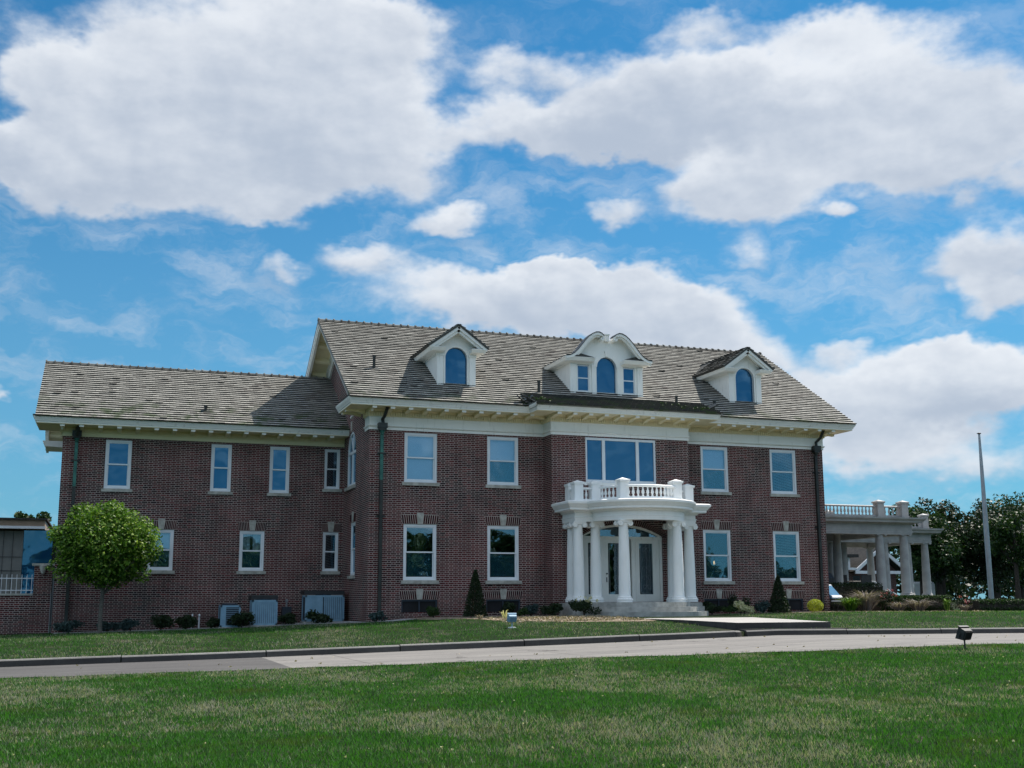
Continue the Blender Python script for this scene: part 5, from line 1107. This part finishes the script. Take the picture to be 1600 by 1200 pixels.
# hedges
def hedge(pts, w_, h_, n, label, mt='leaf_mid'):
    x0 = sum(p[0] for p in pts) / len(pts); y0 = sum(p[1] for p in pts) / len(pts); zb = gz(x0, y0); S = empty('hedge', (x0, y0, zb)); tag(S, label, 'hedge')
    t_ = RNG.uniform(0, len(pts) - 1.001, n); i = t_.astype(int); f = t_ - i; P = np.array(pts)[i] * (1 - f[:, None]) + np.array(pts)[i + 1] * f[:, None]
    a = RNG.uniform(0, np.pi * 2, n); cr = np.sign(np.cos(a)) * np.abs(np.cos(a)) ** .45; sr = np.sign(np.sin(a)) * np.abs(np.sin(a)) ** .45; k_ = RNG.uniform(.86, 1.03, n)
    dr = np.array(pts[-1]) - np.array(pts[0]); dr = dr / np.linalg.norm(dr); nn = np.array([dr[1], -dr[0]])
    C = np.stack([P[:, 0] - x0 + nn[0] * cr * k_ * w_ / 2 + RNG.normal(0, .03, n), P[:, 1] - y0 + nn[1] * cr * k_ * w_ / 2, h_ / 2 + sr * k_ * h_ / 2], 1)
    quadmesh('foliage', leafcloud(n, [(0, 0, 0)], np.array([[.03] * 3]), .032) + C[:, None, :], mt, S)
    mb = MB()
    for p, q_ in zip(pts[:-1], pts[1:]):
        d = Vector((q_[0] - p[0], q_[1] - p[1])).normalized(); s = Vector((d.y, -d.x)) * w_ * .41
        mb.prism([(p[0] - x0 - s.x, p[1] - y0 - s.y, 0), (q_[0] - x0 - s.x, q_[1] - y0 - s.y, 0), (q_[0] - x0 + s.x, q_[1] - y0 + s.y, 0), (p[0] - x0 + s.x, p[1] - y0 + s.y, 0)], (0, 0, h_ * .86))
    mb.build('branches', 'bark', S)
hedge([(20.6, -.5), (21.6, -.6), (22.5, -1.0), (23.0, -1.7)], 1.3, .62, 12000, 'rounded clipped hedge in front of the side porch columns')
hedge([(24.3, -1.4), (28, -1.6), (32, -1.9), (37, -2.4)], 1.2, .48, 20000, 'long low clipped hedge at the right edge of the lawn')
hedge([(19.2, 1.1), (21.8, 1.1)], .8, 1.15, 6000, 'dark shaded hedge below the side porch near the house corner', 'leaf_dark')
# trees
def trunk_tree(name, loc, h, cr, cz, ch, mt, n, leaf, label, clumps=26, tr=.12, lean=0., bark='bark', group=None, cat='tree', limbs=6, squash=1., multi=1):
    S = empty(name, loc); tag(S, label, cat, group); mb = MB()
    for q_ in range(multi):
        a0 = 6.28 * q_ / multi + .5; ox = 0 if multi == 1 else math.cos(a0) * .5
        mb.tube([(ox * .3, 0, -.3), (ox * .5 + lean * .3, 0, h * .2), (ox + lean, 0, h * .45), (ox * 1.3 + lean * 1.4, 0, h * .8)], tr, 8, tr * .4)
    for i in range(limbs):
        a = random.uniform(0, 6.28); z0 = cz - ch * random.uniform(.15, .5); l_ = cr * random.uniform(.5, .85)
        mb.tube([(lean * .8, 0, z0), (lean + math.cos(a) * l_ * .5, math.sin(a) * l_ * .5, z0 + ch * .2), (lean + math.cos(a) * l_, math.sin(a) * l_, z0 + ch * random.uniform(.3, .6))], tr * .45, 6, tr * .12)
    mb.build('trunk', bark, S, smooth=True)
    cs_ = []; rs = []
    for i in range(clumps):
        d = Vector((random.gauss(0, 1), random.gauss(0, 1), random.gauss(0, 1))).normalized(); k_ = random.uniform(.35, .86)
        cs_.append((lean + d.x * cr * k_, d.y * cr * k_, cz + d.z * ch / 2 * k_)); r_ = cr * random.uniform(.2, .36); rs.append((r_, r_, r_ * squash))
    quadmesh('crown', leafcloud(n, cs_, rs, leaf, shell=.15, up=.25), mt, S); return S
# small umbrella tree before the wing: built as a compact mushroom crown
zb = gz(-8.6, 1.8); S = empty('small_tree', (-8.62, 1.8, zb)); tag(S, 'small round headed tree with a bare trunk and glossy leaves in front of the wing', 'tree')
mb = MB(); mb.tube([(.02, 0, -.2), (.0, 0, .6), (.03, 0, 1.3), (.05, 0, 2.2)], .075, 8, .05)
for i in range(9): a = i * .7; mb.tube([(.03, 0, 1.25 + i * .04), (math.cos(a) * .7, math.sin(a) * .7, 1.9), (math.cos(a) * 1.4, math.sin(a) * 1.3, 2.5)], .03, 5, .01)
mb.build('trunk', 'bark_grey', S, smooth=True)
cs_, rs = [], []
for i in range(64):
    a = i * 2.39996; zz = 1 - 2 * (i + .5) / 64; r_ = math.sqrt(1 - zz * zz); k_ = random.uniform(.70, .93)
    wz = 1.0 if zz > -.2 else .9
    cs_.append((math.cos(a) * r_ * 1.62 * k_ * wz + .05, math.sin(a) * r_ * 1.35 * k_ * wz, 2.95 + zz * (1.22 if zz > 0 else 1.35) * k_)); q = random.uniform(.42, .60); rs.append((q, q, q * .8))
for i in range(14): cs_.append((random.uniform(-1, 1), random.uniform(-.8, .8), 2.9 + random.uniform(-.7, .6))); rs.append((.5, .5, .4))
for (a, b, c_) in ((-1.45, -.2, 2.2), (-1.2, -.4, 1.9), (1.2, -.3, 1.95), (.2, -.3, 1.75), (1.6, 0, 2.7), (-1.5, 0, 3.3), (.3, -.2, 4.15), (-.7, 0, 4.05)): cs_.append((a, b, c_)); rs.append((.34, .34, .3))
quadmesh('crown', leafcloud(26000, cs_, rs, .058, shell=.2, up=.55), 'leaf_bright', S)
# background trees right
BG = [(61.5, 47, 9.0, 4.2, 'leaf_mid', 'light green tree just behind the side porch roof post', 1), (66.0, 50, 10.3, 4.6, 'leaf_dark', 'tall dark tree left of the flagpole', 2), (71.5, 49, 10.2, 4.8, 'leaf_dark', 'broad dark tree right of the flagpole', 3), (79.0, 54, 11.0, 5.4, 'leaf_mid', 'dark green tree at the right edge of the picture', 2), (57.0, 54, 7.0, 3.2, 'leaf_mid', 'small tree seen over the side porch balustrade', 1)]
for (a, b, h, cr, mt, lb, mu) in BG:
    trunk_tree('shade_tree', (a, b, -1.1), h, cr, h * .58, h * .86, mt, 15000, .16, lb, clumps=44, tr=.32, multi=mu, limbs=10)
trunk_tree('shade_tree', (52.5, 26, -1.1), 7.0, 2.2, 4.6, 5.0, 'leaf_mid', 6000, .12, 'leafy tree behind the last side porch column', clumps=24, tr=.2)
trunk_tree('shade_tree', (49.5, 3.5, -1.1), 12.5, 3.4, 9.6, 5.8, 'leaf_dark', 6000, .12, 'overhanging tree just outside the right edge of the picture', clumps=24, tr=.3)
trunk_tree('shade_tree', (-19.8, 52, -1.6), 8.6, 3.0, 5.6, 5.0, 'leaf_bright', 7000, .16, 'green tree rising behind the low modern building at the far left', clumps=26, tr=.3)
trunk_tree('shade_tree', (-13.4, 46, -1.6), 7.4, 1.6, 5.6, 3.6, 'leaf_mid', 4500, .14, 'tree top between the low modern building and the wing', clumps=20, tr=.25)
# distant wood line
Q = leafcloud(26000, [(x_, 92 + random.uniform(-5, 5), 1.2 + random.uniform(0, 2.8)) for x_ in np.arange(20, 190, 4)], [(4.5, 3.5, 4.2)] * len(np.arange(20, 190, 4)), .4)
wd = quadmesh('distant_trees', Q, 'leaf_dark'); tag(wd, 'distant line of trees beyond the lawn', 'trees', kind='stuff')
# trees behind the photographer (seen mirrored in the windows)
proto = trunk_tree('shade_tree', (-25, -95, -2.3), 9, 5, 5.2, 7.2, 'leaf_mid', 5000, .3, 'trees across the lawn opposite the house, seen only mirrored in its windows', clumps=24, tr=.3, group='trees opposite the house')
for (a, b) in ((-45, -98), (-15, -100), (-36, -92), (-5, -96), (4, -99), (14, -95), (25, -98), (37, -94), (50, -97), (62, -99), (75, -96), (20, -104), (31, -103), (44, -104), (56, -92), (68, -104), (82, -99), (89, -96), (97, -100), (106, -97), (9, -106)):
    c = copy_tree(proto); c.location = (a, b, -2.3); k_ = random.uniform(.8, 1.15); c.scale = (k_ * 1.25, k_ * 1.25, k_ * random.uniform(.8, 1.25)); c.rotation_euler = (0, 0, random.uniform(0, 6.28))
# flagpole
A = empty('flagpole', (35.65, 10, gz(35.6, 10))); tag(A, 'tall bare grey flagpole standing on the lawn at the right', 'flagpole')
mb = MB(); mb.lathe((0, 0, 0), [(.19, -.1), (.19, .05), (.14, .12), (.135, .5), (.13, 4), (.09, 7.5), (.055, 9.25)], 16); mb.build('pole', 'grey_metal', A, smooth=True)
mb = MB(); mb.lathe((0, 0, 9.25), [(.05, 0), (.10, .03), (.11, .06), (.03, .09)], 12); mb.tube([(.0, 0, 9.28), (-.16, 0, 9.29)], .015, 6); mb.build('truck_cap', 'dark_metal', A)
# floodlights
def flood(loc, s, label, rz, mt='dark_metal', pale=False):
    A = empty('floodlight', loc, rz); tag(A, label, 'light fixture'); mb = MB(); mb.tube([(0, 0, -.05), (0, 0, .24 * s)], .012 * s + .006, 8); mb.lathe((0, 0, .20 * s), [(.03 * s, 0), (.034 * s, .06 * s), (.02 * s, .07 * s)], 8); mb.build('stake', mt, A)
    R_ = Matrix.Translation((0, 0, .36 * s)) @ Matrix.Rotation(math.radians(22), 4, 'X'); mb = MB()
    mb.poly([tuple(R_ @ Vector(p)) for p in [(-.14 * s, -.10 * s, -.12 * s), (.14 * s, -.10 * s, -.12 * s), (.14 * s, -.10 * s, .12 * s), (-.14 * s, -.10 * s, .12 * s), (-.17 * s, .08 * s, -.15 * s), (.17 * s, .08 * s, -.15 * s), (.17 * s, .08 * s, .15 * s), (-.17 * s, .08 * s, .15 * s)]], [(0, 1, 2, 3), (0, 4, 5, 1), (1, 5, 6, 2), (2, 6, 7, 3), (3, 7, 4, 0), (7, 6, 5, 4)])
    for i in range(7): xx = (-.12 + .04 * i) * s; mb.box(xx, xx + .012 * s, -.13 * s, -.10 * s, -.10 * s, .10 * s, R=R_)
    mb.box(-.18 * s, .18 * s, .03 * s, .10 * s, .151 * s, .17 * s, R=R_); mb.build('housing', mt, A)
    mb = MB(); mb.box(-.15 * s, .15 * s, .082 * s, .087 * s, -.13 * s, .13 * s, R=R_); mb.build('lens', 'grey_metal', A)
    mb = MB(); mb.box(-.19 * s, -.175 * s, -.02 * s, .02 * s, -.10 * s, .02 * s, R=R_); mb.box(.175 * s, .19 * s, -.02 * s, .02 * s, -.10 * s, .02 * s, R=R_); mb.tube([(-.18 * s, 0, .27 * s), (.18 * s, 0, .27 * s)], .012 * s, 6); mb.build('yoke', mt, A)
flood((7.15, -20.75, gz(7.15, -20.75)), .80, 'black floodlight on a short stake at the near edge of the driveway', .22)
flood((2.0, -9.2, gz(2.0, -9.2)), .72, 'small pale floodlight on the grass bank in front of the planting bed', 0., 'ac_paint')
mb = MB(); mb.lathe((2.0, -9.2, gz(2, -9.2)), [(.12, -.03), (.11, .015), (.06, .025), (.0, .03)], 14); tag(mb.build('light_base', 'white_plain'), 'small white round footing under the pale floodlight', 'footing')
# left: brick garden wall with railing, low modern building
gw = empty('garden_wall', (-12.5, 5.2, -1.9)); tag(gw, 'low dark brick garden wall with a taller pier at the far left', 'wall')
def lmb(): return MB(Matrix.Translation((12.5, -5.2, 1.9)))
mb = lmb(); mb.box(-22, -10.92, 5.2, 5.45, -2.2, -.47); mb.build('wall', 'brick', gw); mb = lmb(); mb.box(-22, -10.86, 5.15, 5.5, -.465, -.40); mb.build('coping', 'stone', gw)
mb = lmb(); mb.box(-10.92, -10.32, 5.12, 5.55, -2.2, .58); mb.build('pier', 'brick', gw); mb = lmb(); mb.box(-11.0, -10.25, 5.05, 5.62, .58, .66); mb.build('pier_cap', 'stone', gw)
gw2 = empty('railing', (-12.5, 5.3, -.4)); tag(gw2, 'white metal picket railing on top of the garden wall', 'railing')
mb = MB(); mb.box(-9, 1.56, -.015, .015, .10, .13); mb.box(-9, 1.56, -.015, .015, .52, .55); mb.build('rails', 'white_plain', gw2)
mb = MB()
for i in range(62): mb.box(1.5 - i * .165, 1.52 - i * .165, -.01, .01, .0, .67)
mb.build('pickets', 'white_plain', gw2)
wl_ = empty('wall_lamp', (-10.62, 5.05, .35)); tag(wl_, 'pale cone shaped lamp fixed on the brick pier', 'lamp'); mb = MB(); mb.lathe((0, -.08, -.05), [(.06, 0), (.10, .12), (.13, .28), (.02, .3)], 12); mb.build('shade', 'stone', wl_); mb = MB(); mb.box(-.03, .03, -.1, .08, .15, .2); mb.build('arm', 'dark_metal', wl_)
mb = MB(); mb.box(-10.3, -10.23, 5.3, 5.4, -2, .4); mb.box(-10.33, -10.31, 5.05, 5.08, -1.9, -.35); tag(mb.build('gate_post', 'grey_metal'), 'thin pale post at the corner between the brick pier and the wing', 'post')
nb = empty('modern_building', (-22, 18, -2)); tag(nb, 'low flat roofed building with grey panels and dark blue glazing at the far left', 'building')
def nmb(): return MB(Matrix.Translation((22, -18, 2)))
mb = nmb(); mb.box(-34, -12.16, 18.2, 30, -2, 2.55); mb.build('wall', 'panel_grey', nb)
mb = nmb(); mb.box(-34, -11.25, 17.6, 30.5, 2.62, 3.02); mb.build('fascia', 'brown_trim', nb); mb = nmb(); mb.box(-34, -11.22, 17.57, 17.6, 2.62, 2.74); mb.build('fascia_edge', 'white_plain', nb); mb = nmb(); mb.box(-34.1, -11.15, 17.5, 30.6, 3.02, 3.1); mb.build('roof', 'roof_shingle', nb)
mb = nmb(); mb.box(-12.15, -10.9, 18.3, 18.36, -1.5, 2.6); mb.build('window', 'sky_blue_glass', nb); mb = nmb(); mb.box(-12.15, -9.8, 18.4, 29, -2, 2.6); mb.build('wall', 'dark_room', nb)
mb = nmb()
for xx in (-12.6, -13.0, -14.2): mb.box(xx, xx + .012, 18.17, 18.2, -2, 2.55)
for zz in (1.35, .72): mb.box(-34, -12.16, 18.17, 18.2, zz, zz + .015)
mb.build('panel_joint', 'dark_metal', nb)
# right: gabled building behind, dark brick building, van, patio things
gb = empty('gabled_house', (44, 27, -1.1)); tag(gb, 'dark shingled house with white trimmed gables seen between the side porch columns', 'house')
def gmb(): return MB(Matrix.Translation((-44, -27, 1.1)))
mb = gmb(); mb.box(34.5, 42.6, 26.5, 36, -1.2, 1.25); mb.prism([(39.5, 26.5, 1.25), (42.6, 26.5, 1.25), (41.05, 26.5, 2.6)], (0, 8, 0)); mb.build('wall', 'brick_far', gb)
mb = gmb(); mb.prism([(39.1, 26, 1.1), (41.05, 26, 2.75), (41.05, 26, 2.95), (38.8, 26, 1.15)], (0, 9, 0)); mb.prism([(43.0, 26, 1.1), (41.05, 26, 2.75), (41.05, 26, 2.95), (43.3, 26, 1.15)], (0, 9, 0)); mb.box(34.2, 39.3, 26, 36, 2.1, 2.3); mb.prism([(41.6, 30, 1.3), (45.2, 30, 1.3), (41.6, 30, 3.9)], (0, 6, 0)); mb.build('roof', 'roof_shingle', gb)
mb = gmb(); mb.prism([(39.0, 25.9, 1.05), (41.05, 25.9, 2.6), (41.05, 25.9, 2.85), (38.9, 25.9, 1.25)], (0, .1, 0)); mb.prism([(43.1, 25.9, 1.05), (41.05, 25.9, 2.6), (41.05, 25.9, 2.85), (43.2, 25.9, 1.25)], (0, .1, 0)); mb.box(38.9, 43.2, 25.85, 25.95, 1.0, 1.2); mb.box(34.3, 39.0, 25.9, 26.0, 1.25, 1.4); mb.build('bargeboard', 'white_plain', gb)
mb = gmb(); mb.box(34.6, 38.8, 26.3, 26.49, 1.42, 2.1)
mb.build('window_band', 'white_plain', gb)
for i in range(7): mb = gmb(); mb.box(34.8 + i * .57, 35.2 + i * .57, 26.27, 26.30, 1.55, 2.0); mb.build('pane', 'dark_room', gb)
mb = gmb(); mb.box(37.2, 38.0, 26.4, 26.49, -.6, 1.0); mb.build('shutter', 'dark_metal', gb); mb = gmb(); mb.box(37.05, 38.15, 26.3, 26.395, 1.0, 1.15); mb.build('lintel', 'stone', gb)
# van
vn = empty('van', (68.6, 55.5, -1.1), .89); tag(vn, 'white van parked behind the last side porch column', 'van')
mb = MB(); mb.prism([(-2.4, -.95, .4), (2.3, -.95, .4), (2.4, -.95, 1.1), (1.7, -.95, 1.25), (1.1, -.95, 2.0), (-2.3, -.95, 2.1), (-2.4, -.95, 1.9)], (0, 1.9, 0)); mb.build('body', 'white_plain', vn)
mb = MB(); mb.prism([(1.62, -.96, 1.28), (1.08, -.96, 1.9), (.3, -.96, 1.9), (.3, -.96, 1.28)], (0, 1.92, 0)); mb.build('window', 'dark_metal', vn)
for xx in (-1.5, 1.5):
    for yy in (-.97, .77):
        mb = MB(); n0 = 0; mb.lathe((0, 0, 0), [(.05, 0), (.33, 0), (.36, .05), (.36, .17), (.05, .2)], 16); mb.v = [(a + xx, c + yy, b + .36) for a, b, c in mb.v]; mb.build('wheel', 'dark_metal', vn)
# patio furniture
pt = empty('patio_table', (24.3, 6.6, -.6)); tag(pt, 'dark metal patio table under the side porch roof', 'table')
mb = MB(); mb.lathe((0, 0, 0), [(.02, .70), (.75, .70), (.77, .72), (.75, .74), (.02, .74)], 24); mb.build('table_top', 'dark_metal', pt)
for i in range(4): a = i * 1.57 + .6; mb = MB(); mb.tube([(math.cos(a) * .6, math.sin(a) * .6, 0), (math.cos(a) * .45, math.sin(a) * .45, .7)], .025); mb.build('leg', 'dark_metal', pt)
def chair(x_, y_, rz, lb):
    P_ = empty('patio_chair', (x_, y_, -.6), rz); tag(P_, lb, 'chair', 'dark patio chairs'); mb = MB(); mb.box(-.27, .27, -.27, .27, .42, .47); mb.build('seat', 'dark_metal', P_); mb = MB(); mb.box(-.27, .27, .24, .28, .47, 1.0); mb.build('backrest', 'dark_metal', P_)
    for a in (-.24, .24):
        for b in (-.24, .24): mb = MB(); mb.tube([(a, b, 0), (a, b, .42)], .018, 6); mb.build('leg', 'dark_metal', P_)
        mb = MB(); mb.tube([(a * 1.1, -.25, .65), (a * 1.1, .25, .68)], .02, 6); mb.build('armrest', 'dark_metal', P_)
chair(23.2, 5.6, 2.6, 'dark patio chair on the left of the patio table, back to the garden'); chair(24.2, 5.3, 3.1, 'dark patio chair in front of the patio table'); chair(25.3, 6.9, 1.5, 'dark patio chair on the right of the patio table')
gr = empty('grill_cart', (20.6, 3.4, -.6)); tag(gr, 'dark covered cart standing by the brick wall under the side porch', 'cart')
mb = MB(); mb.box(-.5, .5, -.3, .3, .2, .8); mb.build('body', 'dark_metal', gr); mb = MB(); mb.prism([(-.5, -.3, .8), (-.5, .3, .8), (-.5, .2, 1.05), (-.5, -.15, 1.0)], (1, 0, 0)); mb.build('lid', 'ac_dark', gr)
for a in (-.4, .4):
    for b in (-.22, .22): mb = MB(); mb.tube([(a, b, 0), (a, b, .2)], .025, 6); mb.build('leg', 'dark_metal', gr)
lc = empty('lounge_chair', (18.98, .1, -1.17), .3); tag(lc, 'blue and white canvas lounge chair at the right corner of the house', 'chair')
mb = MB(); mb.prism([(-.3, -.1, .55), (-.3, .0, .5), (-.3, .45, .98), (-.3, .38, 1.02)], (.6, 0, 0)); mb.build('backrest', 'canvas_blue', lc); mb = MB(); mb.prism([(-.3, -.12, .56), (-.3, -.06, .52), (-.3, -.0, .6), (-.3, -.05, .64)], (.62, 0, 0)); mb.prism([(-.3, .36, .99), (-.3, .42, .95), (-.3, .48, 1.03), (-.3, .42, 1.07)], (.62, 0, 0)); mb.build('trim', 'white_plain', lc)
mb = MB(); mb.box(-.3, .3, -.65, -.05, .38, .44); mb.build('seat', 'white_plain', lc)
for a in (-.28, .28):
    for b in (-.6, .1): mb = MB(); mb.tube([(a, b, 0), (a, b, .4)], .02, 6); mb.build('leg', 'dark_metal', lc)
hr = empty('handrail', (26.2, 6.4, -1.1)); tag(hr, 'white sloping handrail between the side porch columns', 'handrail'); mb = MB(); mb.tube([(-.9, 0, 1.25), (-.6, -.1, 1.2), (.3, -.6, .55), (.6, -.7, .5)], .03); mb.build('rail', 'white_plain', hr); mb = MB(); mb.tube([(-.6, -.1, 0), (-.6, -.1, 1.2)], .02); mb.build('post', 'white_plain', hr); mb = MB(); mb.tube([(.3, -.6, -.05), (.3, -.6, .55)], .02); mb.build('post', 'white_plain', hr)
# dry weeds and straw in the planting bed
Q = leafcloud(4200, [(lambda q, r_: (q, r_, gz(q, r_) + .02))(random.uniform(2.6, 7.2), random.uniform(-7.4, -3.2)) for _ in range(420)], [(.12, .12, .03)] * 420, .035); tag(quadmesh('straw', Q, 'straw'), 'dry straw and wood chips strewn on the planting bed', 'straw', kind='stuff')
Q = leafcloud(1200, [(lambda q: (q, float(np.interp(q, [12.3, 17.5, 20, 22.4, 23.3], [-1.9, -2.3, -3.4, -4.1, -3.2])) + random.uniform(-.1, .4), -1.16))(random.uniform(16.5, 23.3)) for _ in range(150)], [(.12, .12, .03)] * 150, .035); tag(quadmesh('straw', Q, 'straw'), 'dry straw along the front of the right hand bed', 'straw', kind='stuff')
tuft(2.35, -5.3, .35, .16, 'straw', 22, 'small dried weed in the mulch left of the pale floodlight', .7, .02, 'weed'); tuft(3.2, -5.2, .45, .34, 'petal_cream', 14, 'pale dried seedling in the mulch behind the pale floodlight', .7, .02, 'weed')

# clover heads in the near lawn and a few leaves on the drive
X, Y, D = near_pts(170, 8.5, 22); k = Y < y_front(X) - .2
cl = [(a, b, gz(a, b) + .035) for a, b in zip(X[k], Y[k])]
tag(quadmesh('clover', leafcloud(len(cl) * 7, cl, [.009] * len(cl), .009), 'petal_cream'), 'scattered white clover heads in the near lawn', 'flowers', kind='stuff')
dl = [(lambda a: (a, random.uniform(float(y_front(a)) + .3, KY - .1)))(random.uniform(-9, 16)) for _ in range(90)]
tag(quadmesh('fallen_leaves', leafcloud(110, [(a, b, float(z_road(a)) + .012) for a, b in dl], [(.05, .05, .004)] * len(dl), .03), 'straw'), 'a few dry leaves scattered on the driveway', 'leaves', kind='stuff')
